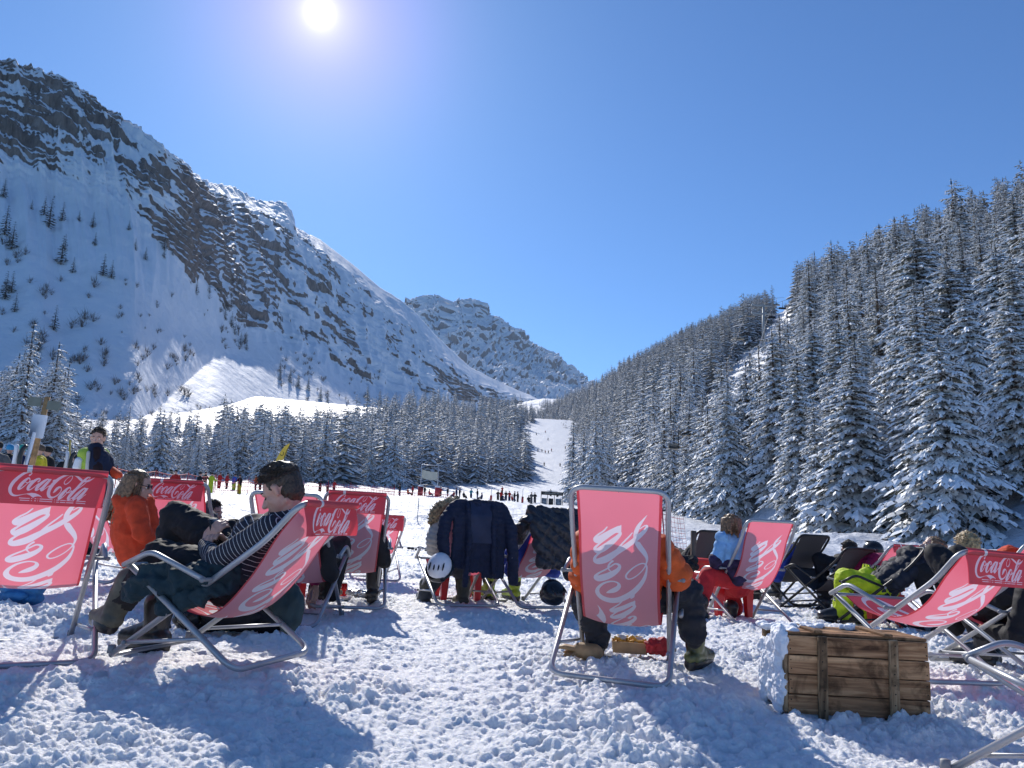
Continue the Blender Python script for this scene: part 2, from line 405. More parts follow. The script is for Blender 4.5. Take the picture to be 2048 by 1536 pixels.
def on_sling(k,u,sag,fw,off):
    c=CH_[k]; S,d=sling_profile(c,sag,fw); s=np.interp(u,d,S[:,0]); z=np.interp(u,d,S[:,1]); s2=np.interp(u+.05,d,S[:,0])-np.interp(u-.05,d,S[:,0]); z2=np.interp(u+.05,d,S[:,1])-np.interp(u-.05,d,S[:,1])
    n=np.array([-z2,s2]); n/=np.linalg.norm(n); n*=np.sign(n[0]+n[1]); return np.array([s+n[0]*off,0,z+n[1]*off])
def make_sling(c,sag,fw,cell,flap,red,dip=.03,logo=True):
    S,d=sling_profile(c,sag,fw); Lt=d[-1]; n=int(Lt/cell); m=int(.46/cell); u=np.linspace(0,Lt,n); w=.46
    s=np.interp(u,d,S[:,0]); z=np.interp(u,d,S[:,1]); yy=np.linspace(-w/2,w/2,m)
    U,Y=np.meshgrid(u,yy,indexing='ij'); b=np.sin(np.pi*U/Lt)**1.2; k=1-(Y/(w/2))**2
    narrow=1-.05*b; wr=fbm(U*3,Y*9,o=2)*.004*b
    P=np.stack([s[:,None]-.012*b*k+wr,Y*narrow,z[:,None]-(dip*b*k)+wr],-1)
    if red and logo:
        X=1-(U-.13)/.93; YY=((Y+w/2)-.065)/.93/ .335*.335/1.0
        f=logo_field(X,YY*1.0)
        V,F,M=marching(P,f)
    else: V,F,M=marching(P,np.ones(U.shape))
    # hems
    mats=[M_SL,M_SLP,M_HEM] if red else [M_BSL,M_BSL,M_BSL]
    me=mesh_np('sling',V,faces=F,mats=mats,mi=M)
    if red:
        Yo=Y.ravel(); nn=len(Yo); pc=np.array([np.mean([Yo[i_] for i_ in q if i_<nn] or [0]) for q in F]); e=np.abs(pc)>w/2-.014; mi=np.array(M); mi[(e)&(mi==0)]=2; me.polygons.foreach_set('material_index',mi.astype(np.int32))
    out=[('sling',me)]
    if flap:
        h,lean,wave,foldy=flap
        cf=max(.0021,cell*.5); n=int((h+.03)/cf); m=int(.47/cf); u=np.linspace(0,h+.035,n); y2=np.linspace(-.235,.235,m); U,Y=np.meshgrid(u,y2,indexing='ij')
        ang=np.clip(U/.018,0,np.pi); 
        s_=c.T[0]-.018*np.sin(ang)*1.0-.002; z_=c.T[1]+.018*np.cos(ang)*1.0+.002
        down=np.maximum(U-.018*np.pi,0); wv=fbm(Y*6+c.yaw*3,U*4+c.yaw,o=2)*wave*down/h
        Pp=np.stack([s_-lean*down+wv-.008*np.sin(np.pi*np.clip(down/h,0,1)),Y*(1-.02*down/h)+foldy*down,z_-down*math.sqrt(1-lean*lean)+.004*fbm(Y*5,Y*0)],-1)
        # seen from outside reading left to right goes toward -y
        lh=.335*.36
        X=(.5-Y/.36)*1.0; YY=(U-.018*np.pi*.80-.006)/ (.36)*1.0
        f=logo_field(X,np.maximum(YY,0)*.95+0*Y)
        # the two lines of small print under the word, as ticks too fine to read
        r=np.random.default_rng(5)
        cols=(X*120).astype(int); on=(_hash(cols,cols*0,3)%7)>0
        for k_,(yc) in enumerate((.150,.160)):
            ln=np.abs(U-(yc+.018*np.pi*.55)-.0)-.0017; ln=np.where((X>.12+.02*k_)&(X<.93)&on,ln*8000,50.); f=np.minimum(f,ln)
        V,F,M=marching(Pp,f); F=[q[::-1] for q in F]
        out.append(('head_flap',mesh_np('head_flap',V,faces=F,mats=[M_FLAP,M_SLP],mi=M)))
    return out
def make_chair(k,label,red=True,sag=.10,fw=.02,flap=None,cell=.0045,loop=False,logo=True,dip=.03,group='deck chairs set out on the snow',metal=None,bars=('front','rear')):
    c=chair_geo(k) if k not in CH_ else CH_[k]; metal=metal or (M_ALU if red else M_BLK)
    root=empty('deck_chair',M=c.M); tag(root,label,'deck chair',group)
    P3=lambda p,y:(p[0],y,p[1]); wi,wo=WI/2,WO/2
    Fd=c.F-c.db*.03; r=.0145
    b=MB(); pts=[P3(Fd,wi),P3(c.K,wi),P3(c.T,wi),P3(c.T,-wi),P3(c.K,-wi),P3(Fd,-wi)]
    path=fillet(pts[:1]+pts[1:],.0,1)
    pp=[np.array(pts[0])]; 
    seq=fillet(pts,.075,6)
    b.tube(seq,r,12); b.box((Fd[0],0,Fd[1]+.0),(.02,WI,.022),m=0,bev=.006)
    for sg in(-1,1): b.lathe([(.0,.018),(.018,.016),(.020,-.02),(.0,-.022)],(Fd[0],sg*wi,Fd[1]+.03),10,m=1)
    b.box((c.T[0],0,c.T[1]),(.006,.004,.034),m=1)
    b.build('back_frame',[metal,M_PLUG],root)
    b=MB(); Rd=c.R; top=c.P
    seq=fillet([P3(top,wo),P3(Rd+c.dl*.0,wo),P3(Rd,-wo),P3(top,-wo)],.08,7); b.tube(seq,r,12)
    b.tube([P3(top,wo),P3(top,-wo)],r*.8,10)
    for sg in(-1,1): b.ball(P3(top,sg*wo),.019,10,6,m=1); 
    X_=None
    b.build('leg_frame',[metal,M_PLUG],root)
    for sg in(1,-1):
        yo=sg*(wo+.026); b=MB(); A=c.A; P=c.P
        if loop:
            E=P*.55+A*.45+np.array([.05,.09]); D1=E+np.array([.10,-.10]); D2=D1+np.array([0.01,-.15]); E2=D2+np.array([-.10,-.03])
            seq=fillet([P3(A,yo),P3(E,yo),P3(D1,yo),P3(D2,yo),P3(E2,yo)],.06,6)
        else:
            E=P*.70+A*.30+np.array([0,.085]); E0=P+np.array([.015,.0]); seq=fillet([P3(A,yo),P3(E,yo),P3(E0,yo)],.05,6)
        b.tube(seq,.013,10); b.tube([P3(A,sg*(wi-.02)),P3(A,yo+sg*.012)],.009,8,m=1); b.ball(P3(A,yo+sg*.012),.013,8,6,m=1)
        b.build('armrest',[metal,M_PLUG],root)
    for sg in(1,-1):
        b=MB(); p=c.F+c.db*.09; q=c.R+c.dl*.22; y0=sg*(wi+.02)
        b.tube([P3(p,y0),P3(q,y0)],.009,8); b.ball(P3(q,y0+sg*.01),.012,8,6,m=1); b.ball(P3(p,y0+sg*.01),.012,8,6,m=1)
        b.build('strut',[metal,M_PLUG],root)
    for n_,me in make_sling(c,sag,fw,cell,flap,red,dip,logo): link(n_,me,root)
    return root
for k in FITS: chair_geo(k)
make_chair('B','red deck chair in which the man in the striped jersey sits side-on',sag=.17,flap=(.155,.10,.05,-.0),cell=.004)
make_chair('C','large red deck chair seen square from behind, left of the wooden crate',sag=.25,fw=.08,flap=None,cell=.0038,loop=True,dip=.045)
make_chair('A','red deck chair cut off by the left edge, nearest on that side',sag=.14,flap=(.175,.03,.02,0),cell=.004,dip=.03)
make_chair('R','red deck chair with the child in the pale blue hooded jacket',sag=.16,fw=.05,cell=.005)
make_chair('Q','empty red deck chair with long head flap, just behind the wooden crate',sag=.05,flap=(.175,.05,.02,0),cell=.004,dip=.05)
make_chair('G','red deck chair overlapped by the empty one behind the crate',sag=.11,flap=(.17,.05,.02,0),cell=.005)
make_chair('D','red deck chair with head flap, a drink can on the snow beneath it',sag=.20,fw=.06,flap=(.165,.04,.015,0),cell=.0045)
make_chair('E','small far red deck chair partly hidden behind the chair with the can',sag=.08,flap=(.17,.04,.01,0),cell=.007)
make_chair('L2','red deck chair with head flap just right of the woman in orange',sag=.16,flap=(.155,.04,.015,0),cell=.0045)
make_chair('L1','red deck chair in which the woman in the orange jacket sits',sag=.14,cell=.005)
make_chair('L3','red deck chair hidden behind the head of the man in stripes',sag=.18,cell=.006)
make_chair('J1','deck chair with a navy quilted jacket hung over its back',sag=.20,fw=.06,cell=.006)
make_chair('J2','deck chair with a black puffer jacket thrown over its top',sag=.17,fw=.04,cell=.006)
make_chair('S','small far red deck chair between the helmeted and long-haired heads',sag=.10,flap=(.08,.04,.01,0),cell=.007)
make_chair('H','red deck chair under the person in the bright orange hood',sag=.14,flap=(.17,.04,.01,0),cell=.007)
make_chair('N','red deck chair cut off by the lower right corner of the view',sag=.06,cell=.005)
make_chair('K1','black deck chair behind the child in the pale blue jacket',red=False,sag=.14,cell=.02,flap=None)
make_chair('K2','black deck chair leaning back with the person in royal blue',red=False,sag=.16,cell=.02)
make_chair('K3','black deck chair behind the two glasses of beer',red=False,sag=.14,cell=.02)
make_chair('K4','black deck chair of the person in lime yellow trousers',red=False,sag=.14,cell=.02)
# ---------------------------------------------------------------- bodies and clothes grown as one continuous surface
class Blob:
    def __init__(s): s.b=MB()
    def cap(s,p,q,r0,r1,flat=None,n=14):
        p=np.array(p,float);q=np.array(q,float); d=q-p; L=np.linalg.norm(d)+1e-9; u=d/L
        P=[];Rr=[]
        for a in(-.97,-.8,-.5,-.2): P.append(p+u*a*r0); Rr.append(r0*math.sqrt(1-a*a))
        for t in(0,.33,.66,1): P.append(p+d*t); Rr.append(r0+(r1-r0)*t)
        for a in(.2,.5,.8,.97): P.append(q+u*a*r1); Rr.append(r1*math.sqrt(1-a*a))
        s.b.tube(P,Rr,n); return s
    def chain(s,P,r):
        for i in range(len(P)-1): s.cap(P[i],P[i+1],r[i],r[i+1])
        return s
    def ell(s,c,r,rot=None): s.b.ball(c,r,18,12,rot=rot); return s
    def make(s,name,m,parent=None,voxel=.011,smooth=6,wr=0.,wf=9.,wst=(1,1,1),puff=None,fine=0.,M=None,fn=None):
        me=s.b.mesh('tmp',m); o=bpy.data.objects.new('tmp',me); COL.objects.link(o)
        md=o.modifiers.new('r','REMESH'); md.mode='VOXEL'; md.voxel_size=voxel; md.use_smooth_shade=True
        if smooth: sm=o.modifiers.new('s','SMOOTH'); sm.iterations=smooth; sm.factor=.5
        dg=bpy.context.evaluated_depsgraph_get(); me2=bpy.data.meshes.new_from_object(o.evaluated_get(dg)); me2.name=name
        bpy.data.objects.remove(o); bpy.data.meshes.remove(me)
        n=len(me2.vertices); co=np.empty(n*3,np.float32); me2.vertices.foreach_get('co',co); co=co.reshape(-1,3).astype(float)
        no=np.empty(n*3,np.float32); me2.vertex_normals.foreach_get('vector',no) if hasattr(me2.vertex_normals,'foreach_get') else me2.vertices.foreach_get('normal',no); no=no.reshape(-1,3)
        d=np.zeros(n)
        if wr:
            w=fbm(co[:,0]*2.3,co[:,1]*2.3,co[:,2]*2.3,o=2)*.6
            d+=wr*(fbm(co[:,0]*wf*wst[0]+w,co[:,1]*wf*wst[1]+w,co[:,2]*wf*wst[2],o=3,ridge=True)-.35)
        if fine: d+=fine*fbm(co[:,0]*45,co[:,1]*45,co[:,2]*45,o=3)
        if puff:
            ax,o_,step,amp=puff; ax=np.array(ax,float); ax/=np.linalg.norm(ax); t=((co-np.array(o_))@ax)/step+fbm(co[:,0]*6,co[:,1]*6,co[:,2]*6,o=2)*.35; d+=amp*(np.abs(np.sin(np.pi*t))**.5-.75)
        co+=no*d[:,None]
        if fn is not None: co=fn(co)
        me2.vertices.foreach_set('co',co.astype(np.float32).ravel()); 
        me2.materials.clear(); me2.materials.append(m)
        me2.polygons.foreach_set('use_smooth',np.full(len(me2.polygons),True)); me2.update()
        return link(name,me2,parent,M)
M_SKIN=N('skin'); _n=M_SKIN.noise(22,4); M_SKIN.set(Base_Color=M_SKIN.ramp(_n,[(.3,(.50,.27,.20)),(.7,(.60,.36,.28))]),Roughness=.5); M_SKIN.b.inputs['Subsurface Weight'].default_value=.12; M_SKIN.b.inputs['Subsurface Radius'].default_value=(.02,.008,.005); M_SKIN.bump(M_SKIN.noise(160,3),.0008); M_SKIN=M_SKIN.m
def cloth(key,col,rough=.8,amp=.10,spec=.3,fine=.0015): return mat(key,col,rough=rough,nscale=14,namp=amp,bump=fine,bscale=150,spec=spec)
M_HAIRD=mat('dark brown hair',(.045,.030,.020),rough=.5,nscale=90,namp=.45,bump=.004,bscale=120)
M_HAIRB=mat('light brown hair',(.19,.11,.055),rough=.45,nscale=50,namp=.35,bump=.004,bscale=110)
M_HAIRL=mat('blond hair',(.36,.25,.12),rough=.5,nscale=50,namp=.3,bump=.004,bscale=110)
M_EYEW=mat('eye white',(.7,.68,.65),rough=.2); M_EYED=mat('dark iris',(.02,.015,.01),rough=.15)
M_LIP=mat('lips',(.42,.16,.14),rough=.5)
M_LENS=mat('dark glass lens',(.01,.01,.012),rough=.08)
M_BOOT=mat('black ski boot shell',(.02,.02,.022),rough=.35,nscale=10,namp=.2)
M_BOOTG=mat('grey green snow boot',(.085,.085,.065),rough=.6,nscale=9,namp=.25,bump=.002,bscale=60)
def head(root,c,fwd,up=(0,0,1),s=1.,hair=M_HAIRD,style='short',voxel=.0065,shades=False,seed=1,features=True,hat=None,neck=None,skin=None,body=None,closed=False):
    """head with face: c centre of the skull; fwd where the nose points. returns the axes"""
    skin=skin or M_SKIN
    f=np.array(fwd,float); f/=np.linalg.norm(f); u=np.array(up,float); u-=f*np.dot(u,f); u/=np.linalg.norm(u); l=np.cross(u,f) # l = the head's left
    B=np.stack([f,l,u],1); c=np.array(c,float); w=lambda x,y,z: c+B@(np.array([x,y,z],float)*s)
    b=body if body is not None else Blob()
    b.ell(w(-.012,0,.028),np.array([.094,.074,.088])*s,B)                # cranium
    b.ell(w(.020,0,-.035),np.array([.066,.062,.078])*s,B)                # face
    b.cap(w(.030,0,-.085),w(.068,0,-.096),.036*s,.020*s)                 # jaw to chin
    b.cap(w(-.02,.04,-.06),w(.05,.018,-.09),.022*s,.018*s).cap(w(-.02,-.04,-.06),w(.05,-.018,-.09),.022*s,.018*s)
    b.cap(w(.072,-.035,.014),w(.072,.035,.014),.013*s,.013*s)            # brow
    b.cap(w(.082,0,.002),w(.104,0,-.034),.008*s,.013*s)                  # nose
    b.cap(w(.090,.011,-.036),w(.090,-.011,-.036),.009*s,.009*s)
    b.cap(w(.078,-.016,-.062),w(.078,.016,-.062),.010*s,.010*s)          # mouth
    b.cap(w(.074,-.013,-.073),w(.074,.013,-.073),.009*s,.009*s)
    for g in(-1,1):
        b.cap(w(.055,g*.040,-.022),w(.045,g*.046,-.040),.017*s,.015*s)   # cheek
        b.cap(w(-.004,g*.072,.008),w(.002,g*.078,.014),.013*s,.016*s).cap(w(.002,g*.078,.012),w(-.0,g*.074,-.022),.014*s,.009*s) # ear
    if neck is not None: b.cap(w(-.02,0,-.07),neck,.050*s,.056*s)
    if body is None: b.make('head' if root is not None else 'head',skin,root,voxel=voxel,smooth=2)
    if features:
        for g in(-1,1):
            e=MB()
            if closed: e.tube(spline([w(.074,g*.018,-.006),w(.0785,g*.030,-.010),w(.068,g*.044,-.005)],4),.0026*s,5,m=1); e.build('eye',[M_EYEW,M_EYED],root); continue
            e.ball(w(.0700,g*.031,.000),.0105*s,10,8,m=0); e.ball(w(.0765,g*.031,-.001),.0052*s,8,6,m=1); e.build('eye',[M_EYEW,M_EYED],root)
        for g in(-1,1):
            e=MB(); e.tube(spline([w(.083,g*.014,.019),w(.087,g*.030,.0255),w(.074,g*.048,.021)],4),[.003*s]*9,6)
            e.build('eyebrow',hair or M_HAIRD,root)
        e=MB(); e.tube(spline([w(.079,.021,-.066),w(.0895,.008,-.0645),w(.090,0,-.0655),w(.0895,-.008,-.0645),w(.079,-.021,-.066)],3),np.array([.002,.003,.004,.0045,.004,.0045,.004,.0045,.004,.0045,.004,.003,.002])[:13]*s,6); e.build('lips',M_LIP,root)
    if shades:
        e=MB()
        for g in(-1,1):
            e.ball(w(.084,g*.032,.004),np.array([.008,.027,.019])*s,12,8,rot=B); e.tube([w(.078,g*.058,.008),w(.0,g*.079,.014)],.003*s,6)
        e.tube([w(.092,.012,.008),w(.092,-.012,.008)],.003*s,6); e.build('sunglasses',M_LENS,root)
    if hair is not None and hat is None:
        h=Blob(); r=random.Random(seed)
        h.ell(w(-.020,0,.038),np.array([.094,.078,.086])*s,B); h.ell(w(-.045,0,-.008),np.array([.062,.072,.080])*s,B)
        if style in('short','tousled'):
            n=90 if style=='tousled' else 34
            for i in range(n):
                a=r.uniform(-3.14,3.14); ph=r.uniform(.05,1.25); dx=math.sin(ph)*math.cos(a); dy=math.sin(ph)*math.sin(a); dz=math.cos(ph)
                p=w(-.022+.088*dx,.076*dy,.045+.085*dz); q=w(-.022+.088*dx*1.08+.018+r.uniform(-.02,.012),.076*dy*1.10+r.uniform(-.016,.016),.045+.085*dz*1.08+r.uniform(-.008,.012))
                h.cap(p,q,.013*s,.007*s)
        if style=='bob':
            for i in range(40):
                a=r.uniform(.9,2*math.pi-.9); dx=math.cos(a); dy=math.sin(a)
                h.cap(w(-.02+.085*dx,.078*dy,.06),w(-.03+.10*dx+r.uniform(-.02,.02),.092*dy+r.uniform(-.015,.015),-.09+r.uniform(-.03,.03)),.022*s,.008*s)
        if style=='long':
            for i in range(60):
                a=r.uniform(1.25,2*math.pi-1.25); dx=math.cos(a); dy=math.sin(a); L=r.uniform(.16,.30)
                h.cap(w(-.02+.08*dx,.075*dy,.06),w(-.04+.09*dx,.09*dy,-.06),.020*s,.018*s); h.cap(w(-.04+.09*dx,.09*dy,-.06),w(-.07+.08*dx+r.uniform(-.03,.02),.07*dy+r.uniform(-.03,.03),-L),.018*s,.006*s)
        def cut(co):
            q=(co-c)@B/s # keep the hair off the face
            m=(q[:,0]>.040)&(q[:,2]<.062); q[m,0]=.040+(q[m,0]-.040)*.12; return c+(q*s)@B.T
        ho=h.make('hair',hair,root,voxel=max(voxel*.8,.005),smooth=1,wr=.007,wf=34,wst=(1,1,.45),fn=cut)
        q=MB(); nst=900 if style=='tousled' else 420
        for i in range(nst):
            if style in('bob','long'):
                a=r.uniform(.75,2*math.pi-.75); z0=r.uniform(-.05,.09); rad=math.sqrt(max(.15,1-(max(z0,0)/.125)**2)); dx,dy=math.cos(a),math.sin(a); L=r.uniform(.05,.12)
                P=[w(-.022+.098*dx*rad,.088*dy*rad,z0+.02),w(-.026+.106*dx*rad,.096*dy*rad,z0-L*.5),w(-.03+.106*dx*rad+r.uniform(-.012,.012),.096*dy*rad+r.uniform(-.012,.012),z0-L)]
            else:
                a=r.uniform(-math.pi,math.pi); ph=r.uniform(.0,1.45 if abs(a)>.8 else 1.05); dx=math.sin(ph)*math.cos(a); dy=math.sin(ph)*math.sin(a); dz=math.cos(ph); L=r.uniform(.02,.05 if style=='tousled' else .03)
                t_=np.array([.9+.2*r.random(),r.uniform(-.6,.6)+dy*.4,-.5*ph+r.uniform(-.2,.5)]); t_/=np.linalg.norm(t_)
                p0=np.array([-.022+.094*dx,.080*dy,.043+.088*dz]); P=[w(*p0),w(*(p0+t_*L*.5+np.array([dx,dy,dz])*.010)),w(*(p0+t_*L+np.array([dx,dy,dz])*r.uniform(.0,.014)))]
            q.tube(P,[.0022*s,.0018*s,.0004*s],3,caps=False)
        q.build('strands',hair,ho)
    return B
def hat(root,c,B,kind,m,s=1.):
    c=np.array(c,float); w=lambda x,y,z: c+B@(np.array([x,y,z],float)*s)
    if kind=='beanie':
        h=Blob(); h.ell(w(-.015,0,.045),np.array([.108,.094,.095])*s,B); h.cap(w(-.02,0,.10),w(-.05,0,.16),.05*s,.02*s)
        h.make('beanie',m,root,voxel=.008,smooth=3,wr=.004,wf=20)
    elif kind=='helmet':
        h=Blob(); h.ell(w(-.012,0,.040),np.array([.125,.108,.108])*s,B); h.ell(w(-.035,0,-.01),np.array([.095,.104,.085])*s,B); h.make('helmet',m,root,voxel=.008,smooth=3)
        e=MB()
        for g in(-.05,0,.05): e.ball(w(.03,g,.135),np.array([.045,.008,.008])*s,8,6,rot=B)
        e.build('helmet_vents',M_LENS,root)
    elif kind=='hood':
        h=Blob(); h.ell(w(-.03,0,.03),np.array([.12,.115,.125])*s,B); h.cap(w(-.04,0,-.05),w(-.05,0,-.15),.10*s,.11*s)
        h.make('hood',m,root,voxel=.009,smooth=4,wr=.012,wf=11)
def goggles(root,c,B,m,s=1.,band=M_LENS):
    c=np.array(c,float); w=lambda x,y,z: c+B@(np.array([x,y,z],float)*s); e=MB()
    e.ball(w(.080,0,.014),np.array([.028,.066,.034])*s,14,8,m=0,rot=B)
    e.tube([w(.112*math.cos(a)-.015,.112*math.sin(a)*.98,.018) for a in np.linspace(.5,2*math.pi-.5,18)],.012*s,6,m=1); e.build('goggles',[m,band],root)
def hand(root,wr,dr,palm,s=1.,curl=.6,thumb=1,m=None,voxel=.0045,name='hand'):
    """hand at wrist wr, fingers toward dr, palm facing palm; thumb=+1/-1 side"""
    m=m or M_SKIN; d=np.array(dr,float); d/=np.linalg.norm(d); n=np.array(palm,float); n-=d*np.dot(n,d); n/=np.linalg.norm(n); t=np.cross(n,d)*thumb
    wr=np.array(wr,float); b=Blob(); L=.085*s
    for k,y in enumerate((-.027,-.009,.009,.027)): b.cap(wr+t*y*.6*s,wr+d*L+t*y*s,.015*s,.0115*s)
    b.cap(wr-d*.04*s,wr+d*.01*s,.024*s,.024*s)
    for k,(y,l) in enumerate(((-.029,.062),(-.010,.076),(.010,.082),(.029,.073))):
        p=wr+d*L+t*y*s; a=0; q=p
        for j,fr in enumerate((.45,.32,.23)):
            a+=curl*(.55+.25*j)*(1+.12*(k-1.5)); e=q+(d*math.cos(a)+n*math.sin(a))*l*fr*s; b.cap(q,e,(.0092-.0008*j)*s,(.0085-.0009*j)*s); q=e
    p=wr+t*.024*s+d*.02*s; q=p+(t*.75+d*.55+n*.35)*.034*s; e=q+(t*.25+d*.85+n*.45)*.030*s; f=e+(d*.9+n*.5-t*.1)*.024*s
    b.cap(p,q,.0135*s,.0115*s).cap(q,e,.0108*s,.0098*s).cap(e,f,.0095*s,.0075*s)
    return b.make(name,m,root,voxel=voxel,smooth=2)
def glove(root,wr,dr,palm,s=1.,curl=.7,thumb=1,m=None): return hand(root,wr,dr,palm,s*1.18,curl,thumb,m,voxel=.006,name='glove')
def boot(root,ankle,toe,m,s=1.,h=.22,up=(0,0,1),cuff=None,sole=None,buckles=True):
    """boot: ankle point and toe direction, the shaft rises along up"""
    a=np.array(ankle,float); d=np.array(toe,float); d/=np.linalg.norm(d); u=np.array(up,float); u/=np.linalg.norm(u); sd=np.cross(d,u); sd/=np.linalg.norm(sd); dn=-u
    heel=a-d*.04*s+dn*.065*s; tp=a+d*.19*s+dn*.075*s
    b=Blob(); b.cap(a+u*h*s,a,.075*s,.062*s); b.cap(heel,a+d*.05*s+dn*.045*s,.045*s,.055*s); b.cap(a+d*.05*s+dn*.04*s,tp,.055*s,.040*s)
    for g in(-.02,.02): b.cap(heel+sd*g*s,tp+sd*g*s,.038*s,.036*s)
    o=b.make('boot',m,root,voxel=.009,smooth=3,wr=.003,wf=14)
    e=MB(); e.tube([heel+dn*.038*s-d*.03*s,a+d*.08*s+dn*.112*s,tp+dn*.028*s+d*.03*s],[.042*s,.046*s,.038*s],12); e.build('sole',sole or M_BOOT,o)
    if buckles:
        R3=np.stack([d,sd,u],1)
        for k in range(3): e=MB(); e.box(a+u*(.14-.07*k)*s+d*(.066)*s,(.014*s,.06*s,.02*s),R3,bev=.003); e.build('buckle',M_PLUG,o)
def person(label,group=None,loc=(0,0,0)):
    r=empty('person',loc=(0,0,0)); tag(r,label,'person',group); return r
def sitter(k,label,top,legs,hair=M_HAIRD,style='short',lean=0.,headfwd=None,sag=.15,fw=.02,armL='lap',armR='lap',knees=(.16,.16),kz=.10,feet=(.42,.42),boots=None,puff=None,head_off=(0,0,0),hatk=None,hatm=None,hs=1.,group=None,shades=False,gloves=None,torso_r=1.,scale=1.,features=True,slide=0,hood=None):
    """a person lying back in chair k; coordinates are the chair's own (forward, left, up)"""
    c=CH_[k]; r=person(label,group); W=lambda s,y,z: cw(k,s,y,z)
    hip=np.array([c.A[0]+fw+slide,0,c.A[1]-sag+.13]); bk=np.array([c.K[0]-c.A[0],0,c.K[1]-c.A[1]]); bk/=np.linalg.norm(bk)
    hip=on_sling(k,.92,sag,fw,.135)+np.array([slide,0,0]); sh=on_sling(k,.42,sag,fw,.155)+np.array([lean,0,lean*.3]); bk=(sh-hip)/np.linalg.norm(sh-hip); tor=.50*scale
    sh=hip+bk*min(tor,np.linalg.norm(sh-hip)+.04); nk=sh+bk*.07*scale+np.array([.03,0,.01]); hd=nk+bk*.09*scale+np.array([.05,0,.04])+np.array(head_off)
    sw=.185*scale
    T=Blob(); w3=lambda p: W(*p)
    T.chain([w3(hip+(0,-.07,0)),w3(hip+bk*.25+(0,-.07,0)),w3(sh+(0,-.12,-.02))],[.15*torso_r*scale,.14*torso_r*scale,.095*torso_r*scale])
    T.chain([w3(hip+(0,.07,0)),w3(hip+bk*.25+(0,.07,0)),w3(sh+(0,.12,-.02))],[.15*torso_r*scale,.14*torso_r*scale,.095*torso_r*scale])
    T.cap(w3(sh),w3(nk),.085*scale,.062*scale)
    hands=[]
    for g,ar in((1,armL),(-1,armR)):
        S=sh+(0,g*sw,-.03)
        if isinstance(ar,(list,tuple)): E,Wd=np.array(ar[0],float),np.array(ar[1],float)
        elif ar=='rest': E=S+(.10,g*.10,-.26); Wd=E+(.24,-g*.02,.03)
        elif ar=='down': E=S+(.0,g*.08,-.28); Wd=E+(.05,g*.02,-.24)
        elif ar=='face': E=S+(.14,g*.06,-.20); Wd=hd+(.16,g*.05,-.10)
        else: E=S+(.05,g*.09,-.27); Wd=E+(.22,-g*.12,.02)
        T.chain([w3(S),w3(E),w3(Wd)],[.078*scale*torso_r,.062*scale*torso_r,.048*scale*torso_r]); hands.append((g,Wd,E))
    pf=None
    if puff: pf=(np.array(w3(bk))-np.array(w3((0,0,0))),w3(hip),*puff)
    T.make('jacket',top,r,voxel=.012,smooth=6,wr=.016,wf=9,puff=pf,fine=.001)
    Lg=Blob()
    for g,kn,ft in((1,knees[0],feet[0]),(-1,knees[1],feet[1])):
        hp=hip+(.03,g*.09,-.03); K_=hip+(.42*scale,g*(kn+.03),kz); Ft=np.array([c.P[0]+ft-.30,g*(kn+.02),.16])
        Lg.chain([w3(hp),w3(K_),w3(Ft)],[.115*scale,.082*scale,.066*scale])
        if boots is not None: boot(r,w3(Ft+(.0,0,-.04)),w3((1,g*.15,0))-w3((0,0,0)),boots,s=1.0*scale,h=.12)
    Lg.make('trousers',legs,r,voxel=.012,smooth=6,wr=.014,wf=8,fine=.001)
    fw_=W(1,0,0)-W(0,0,0); hf=np.array(headfwd) if headfwd is not None else fw_+np.array([0,0,.15])
    body=Blob(); Bx=None
    Bx=head(r,w3(hd),hf,s=hs*1.0,hair=None if (hatk or hood) else hair,style=style,shades=shades,neck=w3(nk),features=features,body=body,hat=hatk)
    body.make('body',M_SKIN,r,voxel=.007,smooth=2)
    for g,Wd,E in hands:
        d=w3(Wd)-w3(E); (glove if gloves else hand)(r,w3(Wd)+d*.12,d,(0,0,-1),1.,.7,-g,gloves) if gloves else hand(r,w3(Wd)+d*.10,d,(0,0,-1),.95,.7,-g)
    if hatk: hat(r,w3(hd),Bx,hatk,hatm,hs)
    if hood is not None:
        h=Blob(); q=w3(hd); h.ell(q+Bx@np.array([-.035,0,.02]),(.125,.12,.13),Bx); h.cap(q+Bx@np.array([-.05,0,-.05]),w3(nk),.11,.10); h.make('hood',hood,r,voxel=.010,smooth=4,wr=.016,wf=10)
    return r,dict(hip=hip,sh=sh,nk=nk,hd=hd,B=Bx)
C_ORG=cloth('orange red ski jacket',(.62,.065,.022)); C_ORB=cloth('burnt orange puffer',(.60,.10,.02),.7); C_BLK=cloth('black trousers',(.014,.014,.017),.75)
C_NAVY=cloth('navy jacket',(.012,.017,.042),.7); C_TEAL=cloth('dark teal jacket',(.018,.040,.052),.75); C_RED=cloth('red ski trousers',(.50,.025,.03)); C_LIME=cloth('lime yellow trousers',(.50,.62,.02),.7)
C_BLUE=cloth('royal blue jacket',(.02,.05,.30),.7); C_CREAM=cloth('cream puffer sleeve',(.50,.46,.42),.7); C_MAG=cloth('magenta jacket',(.25,.015,.08),.7); C_GREY=cloth('dark grey fleece',(.06,.065,.075),.85)
C_YEL=cloth('mustard yellow jacket',(.55,.36,.02),.7); C_PALE=cloth('pale blue hooded jacket',(.20,.42,.72),.7); C_FUR=mat('tan fur trim',(.42,.30,.17),rough=.9,nscale=40,namp=.4,bump=.02,bscale=70); C_WHITE=mat('white panel',(.75,.75,.78),rough=.6)
C_PINK=cloth('pink trousers',(.55,.03,.16),.7)
